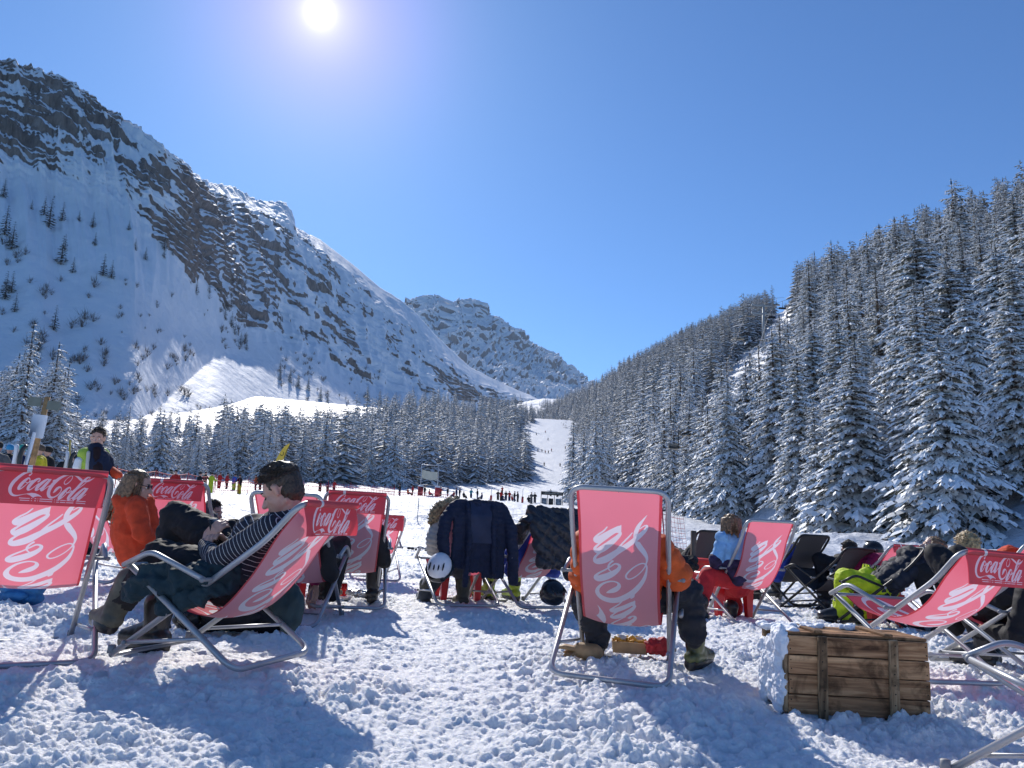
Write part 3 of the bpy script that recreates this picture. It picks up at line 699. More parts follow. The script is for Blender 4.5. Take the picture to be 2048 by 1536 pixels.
# striped jersey: thin pale rings along each sleeve (a knitted pattern)
def stripes(key,org,axis,step=.021):
    x=N(key); ax=np.array(axis,float); ax/=np.linalg.norm(ax)
    v=x.new('VectorMath',operation='SUBTRACT') ; x.link(x.co('Object'),v.inputs[0]); v.inputs[1].default_value=tuple(org)
    d=x.new('VectorMath',operation='DOT_PRODUCT'); x.link(v.outputs[0],d.inputs[0]); d.inputs[1].default_value=tuple(ax)
    t=x.math('FRACT',x.math('DIVIDE',d.outputs['Value'],step)); k=x.math('LESS_THAN',t,.105)
    x.set(Base_Color=x.mix(k,(.016,.018,.032),(.60,.60,.62)),Roughness=.85); x.bump(x.noise(260,3),.001); return x.m
def main_man():
    k='B'; r=person('dark-haired man in a navy striped jersey reading his phone in the deck chair'); H=lambda px,py,y: hit(k,px,py,1,y); W=lambda p: cw(k,*p)
    yN,yF=.17,-.15
    hd=H(568,983,0.0); hd[1]=.02; chin=H(545,1035,0.)
    sN=H(556,1062,.16); eN=H(430,1120,.195); wN=H(409,1090,.07)
    sN=sN+(.045,0,0.005); sF=H(560,1060,-.16)+(.05,0,.01); eF=H(470,1110,-.24); wF=H(447,1085,-.04)
    nk=H(585,1025,0.0); hip=np.array([CH_[k].A[0]-.02,0,CH_[k].A[1]-.02])
    up=nk-hip; up/=np.linalg.norm(up)
    T=Blob(); mid=hip*.5+nk*.5
    for g in(-1,1): T.chain([W(hip+(.05,g*.055,.045)),W(mid+(.075,g*.055,.055)),W(np.array([sN[0]+.045,g*.085,sN[2]-.02]))],[.105,.102,.078])
    T.cap(W((sN+sF)/2+(0,0,.01)),W(nk+(0,0,-.015)),.075,.062)
    T.cap(W((sN+sF)/2),W(sN),.066,.062).cap(W((sN+sF)/2),W(sF),.064,.062)
    T.make('jersey_body',stripes('striped jersey body',W(hip),W(nk)-W(hip),.024),r,voxel=.010,smooth=6,wr=.012,wf=9)
    for nm,a,b,c_ in(('N',sN,eN,wN),('F',sF,eF,wF)):
        U=Blob().chain([W(a),W(a*.5+b*.5),W(b)],[.070,.058,.050]).ell(W(b),.049)
        U.make('sleeve',stripes('striped upper sleeve'+nm,W(a),W(b)-W(a),.0205),r,voxel=.007,smooth=5,wr=.007,wf=12)
        U=Blob().chain([W(b),W(b*.5+c_*.5),W(c_)],[.050,.046,.034])
        U.make('sleeve',stripes('striped lower sleeve'+nm,W(a),W(b)-W(a)+(W(c_)-W(b))*.35,.0205),r,voxel=.007,smooth=4,wr=.005,wf=12)
    # legs: the far knee drawn up high, the near leg stretched out to a boot
    kF=H(350,1032,-.12); ftF=H(322,1190,-.10)
    kN=H(318,1110,.13); ftN=H(248,1200,.10)
    h0=hip+(.07,0,-.02)
    Lg=Blob().chain([W(h0+(0,-.09,0)),W((h0+kF)/2+(0,-.05,.05)),W(kF),W((kF+ftF)/2),W(ftF)],[.105,.092,.078,.070,.062])
    Lg.chain([W(h0+(0,.09,0)),W((h0+kN)/2+(0,.06,.02)),W(kN),W(ftN)],[.105,.092,.075,.062])
    Lg.make('trousers',C_BLK,r,voxel=.010,smooth=7,wr=.020,wf=10,wst=(1,1,1.8),fine=.001)
    up_=W(ftN)*1.0; shaft=(W(kN)-W(ftN)); shaft/=np.linalg.norm(shaft)
    an=W(H(232,1216,.10)); an[2]=max(an[2],.12)
    boot(r,an,(-.62,.70,.0),M_BOOTG,s=.98,h=.17,up=shaft*.9+np.array([0,0,.35]))
    aF=W(ftF); aF[2]=.13; boot(r,aF,W((1,-.1,0))-W((0,0,0)),M_BOOT,s=1.05,h=.10)
    # head bent toward the phone
    f=W((1,0,0))-W((0,0,0)); look=f*.80+np.array([0,0,-.42])+np.array([-.0,-.22,0])
    body=Blob(); B=head(r,W(hd),look,up=(.10,.02,1),s=1.03,hair=M_HAIRD,style='tousled',neck=W(nk+(-.0,0,-.03)),body=body,voxel=.006,seed=4,closed=True)
    body.make('body',M_SKIN,r,voxel=.006,smooth=2)
    ph=H(432,1068,.03)
    R3=np.stack([W((0,1,0))-W((0,0,0)),np.cross(W((0,1,0))-W((0,0,0)),[0,0,1])*0+ (W((.35,0,.94))-W((0,0,0))), W((.94,0,-.35))-W((0,0,0))],1); 
    for i in range(3): R3[:,i]/=np.linalg.norm(R3[:,i])
    p=empty('phone',loc=(0,0,0)); tag(p,'dark smartphone in the hands of the man in stripes','phone')
    e=MB(); e.box(W(ph),(.076,.158,.010),R3,bev=.004); e.build('phone_body',mat('phone shell',(.02,.025,.035),rough=.25),p)
    e=MB(); e.box(W(ph)-R3[:,2]*.0062,(.068,.146,.001),R3); e.build('screen',mat('phone glass',(.01,.012,.016),rough=.05),p)
    hand(r,W(wN)+(W(ph)-W(wN))*.10,(W(ph+(-.01,.03,.02))-W(wN)),W((-.2,-1,.1))-W((0,0,0)),1.0,.75,-1)
    hand(r,W(wF)+(W(ph)-W(wF))*.05,(W(ph+(.0,-.04,-.03))-W(wF)),W((-.2,1,.1))-W((0,0,0)),1.0,.8,1)
    # teal jacket draped over seat and hanging behind
    J=Blob(); P=[H(262,1188,.24),H(300,1160,.26),H(350,1160,.26),H(410,1150,.22),H(470,1150,.10),H(500,1140,-.05)]
    J.chain([W(q) for q in P],[.04,.060,.066,.066,.06,.055]); J.chain([W(H(330,1205,.25)),W(H(400,1185,.24)),W(H(455,1165,.15))],[.04,.05,.045])
    J.make('draped_jacket',C_TEAL,None,voxel=.008,smooth=3,wr=.060,wf=8,wst=(1,1,1.6),fine=.003)
    o=bpy.context.scene.collection.objects[-1]; tag(o,'dark teal jacket bunched on the seat beside the striped man','jacket')
    J=Blob(); J.chain([W(H(505,1140,-.30)),W(H(545,1165,-.34)),W(H(572,1215,-.36)),W(H(580,1245,-.36))],[.06,.075,.075,.055]); J.chain([W(H(560,1150,-.34)),W(H(590,1200,-.36)),W(H(592,1245,-.36))],[.04,.045,.03])
    o=J.make('hanging_jacket',C_TEAL,None,voxel=.010,smooth=5,wr=.022,wf=8,wst=(1.4,1.4,.5),fine=.001); tag(o,'dark teal trousers hanging to the snow behind the striped man','trousers')
main_man()
def others():
    # woman in the bright orange jacket, seen from behind, hood down, facing right
    k='L1'; H=lambda px,py,y: hit(k,px,py,1,y)
    r=person('woman in a bright orange jacket with sunglasses and long light brown hair')
    P=lambda px,py,d: at(px,py,d)
    d=6.5
    T=Blob(); T.chain([P(272,1105,d),P(262,1060,d),P(262,1015,d)],[.135,.14,.12]).chain([P(292,1105,d+.1),P(285,1050,d+.12),P(282,1010,d+.1)],[.12,.12,.10])
    T.cap(P(262,1008,d),P(274,990,d+.05),.10,.06)
    T.chain([P(272,1012,d-.12),P(282,1065,d-.20),P(308,1082,d-.02)],[.075,.062,.048]); T.chain([P(285,1010,d+.2),P(306,1050,d+.3),P(320,1080,d+.1)],[.07,.06,.045])
    T.ell(P(252,1002,d),(.10,.10,.07))
    T.make('jacket',C_ORG,r,voxel=.011,smooth=5,wr=.018,wf=9,fine=.001)
    body=Blob(); B=head(r,P(277,972,d),(.93,.15,-.10),s=1.0,hair=M_HAIRB,style='long',neck=P(268,1000,d),body=body,shades=True,seed=3); body.make('body',M_SKIN,r,voxel=.007,smooth=2)
    hand(r,P(309,1083,d-.03),(.9,0,.2),(0,0,-1),.95,.8,1)
    L=Blob(); L.chain([P(275,1120,d+.05),P(320,1128,d+.3),P(318,1180,d+.4)],[.11,.085,.07]); L.make('trousers',cloth('white grey trousers',(.42,.42,.45)),r,voxel=.013,smooth=5,wr=.014,wf=9)
    # standing man in a ski-school jacket and yellow vest
    r=person('standing man in a navy jacket and yellow high-visibility vest'); d=11.6; Q=lambda px,py,dd=0.: at(px,py,d+dd)
    T=Blob(); T.chain([Q(190,985),Q(190,950),Q(187,925)],[.17,.175,.16]).chain([Q(172,915),Q(205,915)],[.11,.11]).chain([Q(165,918),Q(153,945,.0),Q(160,968,.15)],[.085,.07,.055]).chain([Q(212,920),Q(222,944),Q(238,952,-.15)],[.085,.068,.05])
    T.cap(Q(187,905),Q(192,896),.10,.085)
    T.make('jacket',C_NAVY,r,voxel=.014,smooth=4,wr=.02,wf=7)
    V=Blob(); V.chain([Q(190,988),Q(190,950),Q(187,926),Q(187,912)],[.176,.182,.170,.135]).chain([Q(172,910,-.01),Q(202,910,-.01)],[.105,.105]); V.make('vest',mat('fluorescent yellow vest',(.36,.50,.05),rough=.6),r,voxel=.013,smooth=3,wr=.012,wf=8)
    V=Blob(); V.chain([Q(192,900,-.05),Q(193,930,-.10),Q(196,990,-.11)],[.10,.125,.135]).chain([Q(204,912,-.06),Q(208,940,-.07),Q(209,985,-.07)],[.09,.10,.10]); V.make('jacket_front',C_NAVY,r,voxel=.013,smooth=3,wr=.014,wf=8)
    V=Blob(); V.chain([Q(177,905,-.15),Q(175,930,-.175),Q(174,958,-.165)],[.024,.026,.026]); V.make('reflective_band',mat('reflective band',(.5,.47,.43),rough=.3),r,voxel=.010,smooth=1)
    V=Blob(); V.chain([Q(193,902,-.10),Q(195,940,-.175),Q(197,990,-.19)],[.07,.075,.085]); V.make('sweater',cloth('black red sweater',(.02,.008,.010)),r,voxel=.013,smooth=3,wr=.006,wf=9)
    V=Blob(); V.chain([Q(158,922,-.06),Q(154,935,-.06)],[.055,.055]); V.make('white_panel',C_WHITE,r,voxel=.012,smooth=2)
    V=Blob(); V.chain([Q(223,942,-.06),Q(237,951,-.19)],[.064,.055]); V.make('orange_cuff',C_ORG,r,voxel=.012,smooth=2)
    body=Blob(); B=head(r,Q(196,877),(.22,-1,-.12),s=1.10,hair=M_HAIRD,style='short',neck=Q(191,902),body=body,seed=8); body.make('body',M_SKIN,r,voxel=.008,smooth=2)
    hand(r,Q(240,953,-.16),(.8,-.3,-.35),(0,0,-1),1.1,.5,1,voxel=.007)
    L=Blob()
    for g in(-1,1): L.chain([Q(190+g*9,985),Q(190+g*10,1030),Q(190+g*11,1080)],[.13,.10,.085])
    L.make('trousers',C_BLK,r,voxel=.02,smooth=3)
    for g in(-1,1): a=Q(190+g*11,1082); a[2]=.10; boot(r,a,(.1,-1,0),M_BOOT,h=.1)
    # boy with his hand at his mouth
    r=person('small boy in a dark jacket holding his hand to his mouth'); d=7.6; Q=lambda px,py,dd=0.: at(px,py,d+dd)
    T=Blob(); T.chain([Q(428,1100),Q(430,1068)],[.13,.11]).chain([Q(438,1060,.05),Q(475,1075,-.1),Q(464,1048,-.12)],[.075,.058,.045]).chain([Q(420,1060,.1),Q(418,1095,.1),Q(445,1100,-.1)],[.07,.055,.045])
    T.make('jacket',cloth('dark boy jacket',(.02,.022,.028)),r,voxel=.011,smooth=4,wr=.014,wf=11)
    body=Blob(); B=head(r,Q(427,1026),(.95,-.25,-.05),s=.86,hair=M_HAIRD,style='short',neck=Q(427,1052),body=body,seed=9); body.make('body',M_SKIN,r,voxel=.007,smooth=2)
    hand(r,Q(460,1045,-.12),(-.8,.0,.25),(-.3,0,-1),.9,.9,1)
    L=Blob(); L.chain([Q(430,1110),Q(455,1118,-.1),Q(458,1160,-.1)],[.10,.075,.06]); L.make('trousers',C_BLK,r,voxel=.014,smooth=3)
    # person in the chair with the can: only arms and legs show round the sling
    sitter('D','person in black clothes whose legs show below the chair with the can',C_BLK,cloth('dark jeans',(.03,.035,.05)),sag=.20,fw=.06,armL='down',armR='rest',knees=(.20,.20),feet=(.30,.30),kz=.16,head_off=(0,0,-.10),boots=M_BOOT)
    # magenta sleeve reaching to the snow
    r=person('child in a magenta jacket reaching down to the snow'); d=6.6; Q=lambda px,py,dd=0.: at(px,py,d+dd)
    T=Blob(); T.chain([Q(600,1120,.2),Q(602,1075,.2)],[.13,.12]).chain([Q(612,1085),Q(622,1125,-.1),Q(630,1160,-.15)],[.07,.058,.048]); T.make('jacket',C_MAG,r,voxel=.011,smooth=4,wr=.016,wf=11)
    hand(r,Q(632,1168,-.15),(.1,-.1,-1),(-.9,.3,0),1.0,.5,1)
    body=Blob(); head(r,Q(605,1045,.25),(-.3,.9,-.1),s=.95,hair=M_HAIRB,style='bob',neck=Q(603,1066,.2),body=body); body.make('body',M_SKIN,r,voxel=.008,smooth=2)
    L=Blob(); L.chain([Q(598,1140,.2),Q(585,1152,.0),Q(578,1190,.0)],[.11,.08,.06]); L.make('trousers',C_PINK,r,voxel=.012,smooth=4,wr=.012,wf=9); boot(r,Q(578,1192),(-.7,-.4,0),mat('red ski boot',(.5,.03,.02),rough=.35),h=.08)
    # person with the fur hood
    k='J1'; r=person('person in a cream and black puffer jacket with a fur-trimmed hood'); d=7.2; Q=lambda px,py,dd=0.: at(px,py,d+dd)
    T=Blob(); T.chain([Q(905,1110,.25),Q(898,1065,.2),Q(893,1045,.1)],[.15,.15,.12]); T.make('jacket_body',C_BLK,r,voxel=.012,smooth=4,wr=.014,wf=9)
    T=Blob(); T.chain([Q(880,1048),Q(868,1078,-.05),Q(866,1100,.05)],[.085,.078,.062]); T.make('sleeve',C_CREAM,r,voxel=.010,smooth=4,puff=(Q(868,1100)-Q(880,1048),Q(880,1048),.045,.016))
    T=Blob(); T.ell(Q(895,1028,.08),(.13,.12,.12)); T.make('hood',C_BLK,r,voxel=.011,smooth=3,wr=.01,wf=10)
    F=Blob(); rr=random.Random(2)
    pts=[Q(866,1042,-.05),Q(870,1025,-.07),Q(882,1012,-.06),Q(900,1005,0),Q(915,1002,.08)]
    F.chain(pts,[.035,.045,.045,.04,.03])
    for p in spline(pts,12):
        for _ in range(5): dd=np.array([rr.gauss(0,1) for _ in range(3)]); dd/=np.linalg.norm(dd); F.cap(p+dd*.03,p+dd*.062,.010,.004)
    F.make('fur_trim',C_FUR,r,voxel=.0065,smooth=1,wr=.006,wf=40)
    L=Blob(); L.chain([Q(895,1130,.1),Q(875,1150,.5),Q(850,1190,.4)],[.10,.08,.065]).chain([Q(915,1130,.2),Q(925,1148,.5),Q(926,1185,.45)],[.10,.08,.065]); L.make('trousers',C_GREY,r,voxel=.013,smooth=4,wr=.012,wf=9)
    for (a,b_) in ((851,1192),(926,1188)): boot(r,Q(a,b_,.42),(-.3,.8,0),M_BOOTG,h=.12,s=.95)
    # person behind the black puffer, blue sleeve
    sitter('J2','person in a blue and white jersey under the black puffer jacket',C_BLUE,C_BLK,sag=.17,fw=.04,armL='lap',armR='lap',knees=(.14,.14),kz=.12,head_off=(.05,0,-.12),hair=M_HAIRD,boots=mat('lime ski boot',(.30,.38,.03),rough=.35))
    # the sitter in burnt orange in the big central chair
    r,_=None,None
    k='C'; r=person('person in a burnt orange puffer jacket sitting in the large central chair'); c=CH_[k]; W=lambda s,y,z: cw(k,s,y,z)
    T=Blob(); b0=np.array([c.A[0]+.12,0,c.A[1]-.06]); s0=np.array([c.K[0]+.19,0,c.K[1]-.06])
    for g in(-1,1): T.chain([W(*(b0+(0,g*.07,0))),W(*((b0+s0)/2+(.02,g*.08,0))),W(*(s0+(0,g*.10,-.02)))],[.15,.15,.11])
    for g,el,wd in((1,hit(k,1168,1155,0,c.A[0]+.10),hit(k,1180,1200,0,c.A[0]+.35)),(-1,hit(k,1352,1150,0,c.A[0]+.08),hit(k,1346,1160,0,c.A[0]+.36))):
        T.chain([W(*(s0+(0,g*.19,-.04))),W(*el),W(*wd)],[.095,.085,.055])
    T.make('jacket',C_ORB,r,voxel=.012,smooth=4,wr=.016,wf=9,puff=(W(*s0)-W(*b0),W(*b0),.085,.022))
    body=Blob(); head(r,W(*(s0+(.10,0,.16))),W(1,0,-.3)-W(0,0,0),s=.95,hair=M_HAIRD,neck=W(*(s0+(.02,0,.05))),body=body); body.make('body',M_SKIN,r,voxel=.008,smooth=2)
    L=Blob(); hp=b0+(.05,0,-.05)
    kR=hit(k,1378,1188,0,c.P[0]+.12); fR=hit(k,1386,1268,0,c.P[0]+.10); kL=hit(k,1170,1200,0,c.P[0]+.05); fL=hit(k,1196,1275,0,c.P[0]+.12)
    L.chain([W(*(hp+(0,-.10,0))),W(*kR),W(*fR)],[.12,.088,.072]).chain([W(*(hp+(0,.10,0))),W(*kL),W(*fL)],[.12,.085,.072])
    L.make('trousers',cloth('dark slate trousers',(.022,.024,.032),.7),r,voxel=.011,smooth=6,wr=.024,wf=9,wst=(1,1,2.0),fine=.001)
    a=W(*fR); boot(r,np.array([a[0]+.02,a[1]+.03,.115]),(.62,.75,.05),mat('khaki ski boot',(.09,.10,.035),rough=.3,nscale=8,namp=.5),h=.10,s=.88)
    a=W(*fL); boot(r,np.array([a[0]-.0,a[1]+.05,.11]),(-.1,.95,0),M_BOOT,h=.10,s=.85)
    glove(None if False else r,W(*hit(k,1185,1205,0,c.A[0]+.38)),(0,.3,-1),(1,0,0),1.0,.8,1,M_BOOT)
    # child in pale blue
    k='R'; c=CH_[k]; r=person('child with brown bobbed hair in a pale blue jacket and red trousers'); d=7.7; Q=lambda px,py,dd=0.: at(px,py,d+dd)
    T=Blob(); T.chain([Q(1470,1130,.05),Q(1468,1095,0),Q(1472,1075,-.02)],[.13,.13,.105]).chain([Q(1445,1092,-.05),Q(1432,1122,-.05),Q(1440,1145,.1)],[.075,.062,.045]).ell(Q(1458,1074,-.05),(.13,.10,.065))
    T.make('jacket',C_PALE,r,voxel=.011,smooth=4,wr=.018,wf=9,fine=.001)
    T=Blob(); T.chain([Q(1470,1126,.02),Q(1474,1148,.05)],[.128,.115]).chain([Q(1431,1120,-.06),Q(1434,1132,.0)],[.068,.062]); T.make('jacket_lower_panel',cloth('black and purple print',(.03,.02,.06),amp=.35),r,voxel=.011,smooth=4,wr=.014,wf=9)
    B=head(r,Q(1462,1052,-.02),(.2,.95,-.1),s=.95,hair=M_HAIRB,style='bob',neck=Q(1466,1075,-.02),seed=5,features=False)
    L=Blob(); L.chain([Q(1470,1158,.1),Q(1415,1152,-.05),Q(1402,1205,-.15)],[.10,.078,.068]).chain([Q(1478,1172,.2),Q(1462,1178,.55),Q(1470,1218,.6)],[.11,.085,.075]); L.make('trousers',C_RED,r,voxel=.011,smooth=5,wr=.016,wf=9)
    boot(r,Q(1401,1216,-.2),(-.5,-.2,0),M_BOOT,h=.06); boot(r,Q(1462,1226,.5),(.3,.6,0),M_BOOT,h=.06)
    g='people in the chairs at the right'
    sitter('K2','person in royal blue sitting in the leaning black chair',C_BLUE,C_BLK,sag=.16,head_off=(.06,0,-.14),boots=M_BOOT,armR='rest')
    sitter('K1','person in black hidden behind the child in pale blue',C_BLK,C_BLK,sag=.14,head_off=(0,.0,-.16),features=False)
    # dark hair left of the beer chair and the helmeted one
    for (px,py,d,lab,hr,hk,col) in ((1697,1106,10.3,'dark-haired person left of the helmeted one in the row by the beers',M_HAIRD,None,C_BLK),(1745,1108,10.6,'person in a black ski helmet beside the two beers',None,'helmet',C_MAG)):
        r=person(lab); Q=lambda a,b_,e=0.: at(a,b_,d+e); T=Blob(); T.chain([Q(px-6,py+60),Q(px-2,py+30)],[.16,.14]).chain([Q(px-14,py+28,.1),Q(px-26,py+52,-.1),Q(px-10,py+60,-.2)],[.08,.065,.05]); T.make('jacket',col,r,voxel=.014,smooth=4,wr=.016,wf=8)
        B=head(r,Q(px,py-3),(-.5,.8,0),s=.98,hair=hr,style='short',neck=Q(px-1,py+20),hat=hk,features=False)
        if hk: hat(r,Q(px,py-3),B,hk,mat('black helmet shell',(.015,.015,.02),rough=.25)); goggles(r,Q(px,py-3),B,M_LENS)
        L=Blob(); L.chain([Q(px-10,py+70),Q(px-50,py+72,-.2),Q(px-48,py+105,-.3)],[.11,.085,.07]); L.make('trousers',C_BLK,r,voxel=.015,smooth=3,wr=.012,wf=8); a=Q(px-48,py+108,-.3); boot(r,a,(-.9,-.2,0),M_BOOT,h=.05)
    # lime trousers
    k='K4'; c=CH_[k]; H=lambda px,py,y: hit(k,px,py,1,y); W=lambda p: cw(k,*p)
    r=person('long-haired person in lime yellow ski trousers lying in a black chair')
    hd=H(1864,1095,0.); sh=H(1830,1130,0.)+(.02,0,.02); hp=H(1764,1182,0.)+(.02,0,.03)
    L=Blob(); L.chain([W(H(1765,1180,.08)),W(H(1690,1155,.12)),W(H(1684,1225,.12))],[.115,.092,.085]).chain([W(H(1775,1178,-.08)),W(H(1735,1152,-.16)),W(H(1735,1228,-.14))],[.11,.09,.08])
    L.make('trousers',C_LIME,r,voxel=.010,smooth=5,wr=.020,wf=9,wst=(1,1,1.5),fine=.001)
    T=Blob()
    for g in(-1,1): T.chain([W(hp+(0,g*.07,0)),W((hp+sh)/2+(0,g*.08,.02)),W(sh+(0,g*.10,0))],[.13,.135,.11])
    T.chain([W(sh+(0,.18,-.02)),W(H(1795,1165,.24)),W(H(1765,1168,.12))],[.085,.07,.05]); T.chain([W(sh+(0,-.18,-.02)),W(H(1795,1160,-.24)),W(H(1765,1165,-.12))],[.085,.07,.05]); T.ell(W(sh+(.01,0,.06)),(.13,.16,.11))
    T.make('jacket',cloth('black blue jacket',(.018,.022,.035),.7),r,voxel=.011,smooth=4,wr=.018,wf=8,puff=(W(sh)-W(hp),W(hp),.09,.018))
    body=Blob(); B=head(r,W(hd),W((.9,.0,.35))-W((0,0,0)),s=1.0,hair=M_HAIRB,style='bob',neck=W(sh+(0,0,.04)),body=body,seed=6); body.make('body',M_SKIN,r,voxel=.007,smooth=2)
    for y,px in((.12,1684),(-.14,1735)): a=W(H(px,1232,y)); a[2]=.11; boot(r,a,W((1,.1,0))-W((0,0,0)),M_BOOT,h=.10,s=1.05)
    glove(r,W(H(1755,1170,.10)),W((1,-.2,-.3))-W((0,0,0)),(0,0,-1),.9,.7,1,C_BLK)
    # heads beyond
    r=person('fair-haired person whose head shows above the empty chair'); d=6.9; Q=lambda a,b_,e=0.: at(a,b_,d+e); B=head(r,Q(1936,1100),(.3,.9,0),s=1.0,hair=M_HAIRL,style='short',neck=Q(1936,1122),features=False); T=Blob(); T.chain([Q(1938,1175),Q(1937,1138)],[.17,.15]); T.make('jacket',C_BLK,r,voxel=.014,smooth=3,wr=.014,wf=9)
    L=Blob(); L.chain([Q(1938,1185),Q(1915,1190,-.5),Q(1905,1250,-.6)],[.12,.09,.08]); L.make('trousers',C_BLK,r,voxel=.015,smooth=3)
    sitter('S','person in a red jacket in the small far chair',C_MAG,C_BLK,sag=.1,head_off=(0,0,-.2),features=False)
    sitter('H','person in a bright orange hood at the right edge',C_ORG,C_BLK,sag=.14,head_off=(.0,0,-.06),hood=C_ORG,features=False,boots=M_BOOT)
    r,_=sitter('G','person in black trousers lying in the chair behind the empty one',C_BLK,C_BLK,sag=.11,head_off=(.1,0,-.22),kz=.28,knees=(.02,.14),feet=(.18,.3),boots=M_BOOT,features=False)
    sitter('L2','person in a grey fleece hidden by the chair back beside the boy',C_GREY,C_BLK,sag=.16,head_off=(.05,0,-.22),features=False)
    sitter('L3','person in black hidden by the chair behind the striped man',C_BLK,C_BLK,sag=.18,head_off=(.05,0,-.22),features=False,armL='down')
others()
def garment(k,kind):
    c=CH_[k]; W=lambda s,y,z: cw(k,s,y,z); T=c.T
    if kind=='navy':
        J=Blob(); 
        # back panel draped over the bar, hanging behind, collar at the top; two sleeves hang at the sides
        for y in np.linspace(-.22,.22,15): J.chain([W(T[0]+.05,y,T[1]-.06),W(T[0]-.01,y,T[1]+.018+.012*math.cos(y*9)),W(T[0]-.045,y*1.04,T[1]-.12),W(T[0]-.05,y*1.07,T[1]-.34),W(T[0]-.045,y*1.12,T[1]-.58-.05*(y<-.05)+.03*(y>.1))],[.018,.022,.022,.022,.020])
        J.chain([W(T[0]-.0,.235,T[1]-.015),W(T[0]-.05,.33,T[1]-.15),W(T[0]-.075,.35,T[1]-.33),W(T[0]-.07,.315,T[1]-.50)],[.042,.056,.054,.043]); J.chain([W(T[0]-.0,-.235,T[1]-.015),W(T[0]-.07,-.30,T[1]-.20),W(T[0]-.09,-.325,T[1]-.42),W(T[0]-.08,-.35,T[1]-.66)],[.042,.056,.054,.045])
        J.chain([W(T[0]+.02,.13,T[1]+.035),W(T[0]-.055,.125,T[1]-.02),W(T[0]-.092,.11,T[1]-.3),W(T[0]-.092,.12,T[1]-.70)],[.020,.024,.026,.024]); J.chain([W(T[0]+.02,-.11,T[1]+.035),W(T[0]-.055,-.12,T[1]-.02),W(T[0]-.092,-.13,T[1]-.3),W(T[0]-.092,-.15,T[1]-.60)],[.020,.024,.026,.024])
        o=J.make('draped_jacket',C_NAVY,None,voxel=.008,smooth=3,wr=.014,wf=8,puff=((0,0,1),W(0,0,0),.040,.006)); tag(o,'navy quilted jacket hung over the back of a deck chair','jacket')
        q=MB(); V=[];F=[]; n=14
        for i in range(n+1):
            for j in range(7):
                t=i/n; y=-.10+.20*j/6; V.append(W(T[0]-.035-.052*min(1,t*3)-.006*math.sin(j*1.1+i*.6),y*(1+.1*t),T[1]+.02-.36*t))
        q.add(V,[(i*7+j,i*7+j+1,(i+1)*7+j+1,(i+1)*7+j) for i in range(n) for j in range(6)]); q.build('lining',cloth('smooth navy lining',(.020,.028,.065),.55),o)
        q=MB(); q.tube([W(T[0]-.13,-.30,T[1]-.34),W(T[0]-.13,-.305,T[1]-.46)],.004,6); q.build('zip',M_PLUG,o)
    else:
        J=Blob()
        for y in np.linspace(-.28,.32,13): J.chain([W(T[0]+.16,y,T[1]-.12),W(T[0]+.02,y,T[1]+.03),W(T[0]-.06,y*1.0,T[1]-.10),W(T[0]-.065,y*.98-.04,T[1]-.30),W(T[0]-.06,y*.95-.06,T[1]-.46-.10*(y<0))],[.030,.045,.048,.045,.038])
        J.chain([W(T[0]-.0,.30,T[1]-.02),W(T[0]+.12,.36,T[1]-.14),W(T[0]+.18,.33,T[1]-.24)],[.055,.06,.05]); J.chain([W(T[0]-.02,-.25,T[1]-.06),W(T[0]-.07,-.20,T[1]-.35),W(T[0]-.06,-.10,T[1]-.52)],[.06,.06,.05]); J.chain([W(T[0]-.02,-.28,T[1]+.02),W(T[0]+.0,-.40,T[1]-.10),W(T[0]+.0,-.42,T[1]-.28)],[.06,.07,.06])
        o=J.make('draped_jacket',cloth('black puffer jacket',(.014,.015,.024),.5,spec=.5),None,voxel=.009,smooth=3,wr=.028,wf=7,puff=((.5,.35,1),W(0,0,0),.095,.026)); tag(o,'black puffer jacket thrown over the top of a deck chair','jacket')
garment('J1','navy'); garment('J2','black')
# ---------------------------------------------------------------- crate and small things among the chairs
def wood_mat(key,a,b,c,axis=0,sc=1.):
    x=N(key); g=x.new('NewGeometry'); mp=x.new('Mapping'); s=[26*sc]*3; s[axis]=1.6*sc; mp.inputs['Scale'].default_value=s
    ad=x.new('VectorMath',operation='ADD'); x.link(x.co('Object'),ad.inputs[0]); cmb=x.new('CombineXYZ'); rr=x.math('MULTIPLY',g.outputs['Random Per Island'],7.0)
    for i in range(3): x.link(rr,cmb.inputs[i])
    x.link(cmb.outputs[0],ad.inputs[1]); x.link(ad.outputs[0],mp.inputs['Vector'])
    n=x.noise(1.0,8,.62,mp.outputs[0],1.2); n2=x.noise(7,5,.6,ad.outputs[0],.8); n3=x.noise(2.2,3,.5,ad.outputs[0])
    col=x.ramp(n,[(.30,a),(.50,b),(.70,c)])
    col=x.mix(x.math('MULTIPLY',x.ramp(n2,[(.47,0.),(.62,1.)]),.7),col,tuple(q*.35 for q in a))
    hs=x.new('HueSaturation'); hs.inputs['Value'].default_value=1; x.link(x.math('ADD',x.math('MULTIPLY',g.outputs['Random Per Island'],.5),.75),hs.inputs['Value']); x.link(col,hs.inputs['Color'])
    # nail stains, knots
    v=x.new('TexVoronoi'); v.inputs['Scale'].default_value=4.5; v.inputs['Randomness'].default_value=1; x.link(ad.outputs[0],v.inputs['Vector']); k=x.math('SUBTRACT',1.0,x.math('MULTIPLY',v.outputs['Distance'],14.0),clamp=True)
    col2=x.mix(x.math('MULTIPLY',k,.75),hs.outputs[0],(.02,.013,.008))
    x.set(Base_Color=col2,Roughness=.8); x.b.inputs['Specular IOR Level'].default_value=.2
    x.bump(x.math('ADD',n,x.math('MULTIPLY',n2,.4)),.004); return x.m
M_WX=wood_mat('weathered crate planks',(.085,.042,.022),(.36,.19,.095),(.62,.38,.20),0)
M_WZ=wood_mat('weathered crate battens',(.10,.06,.035),(.38,.24,.13),(.58,.42,.26),2)
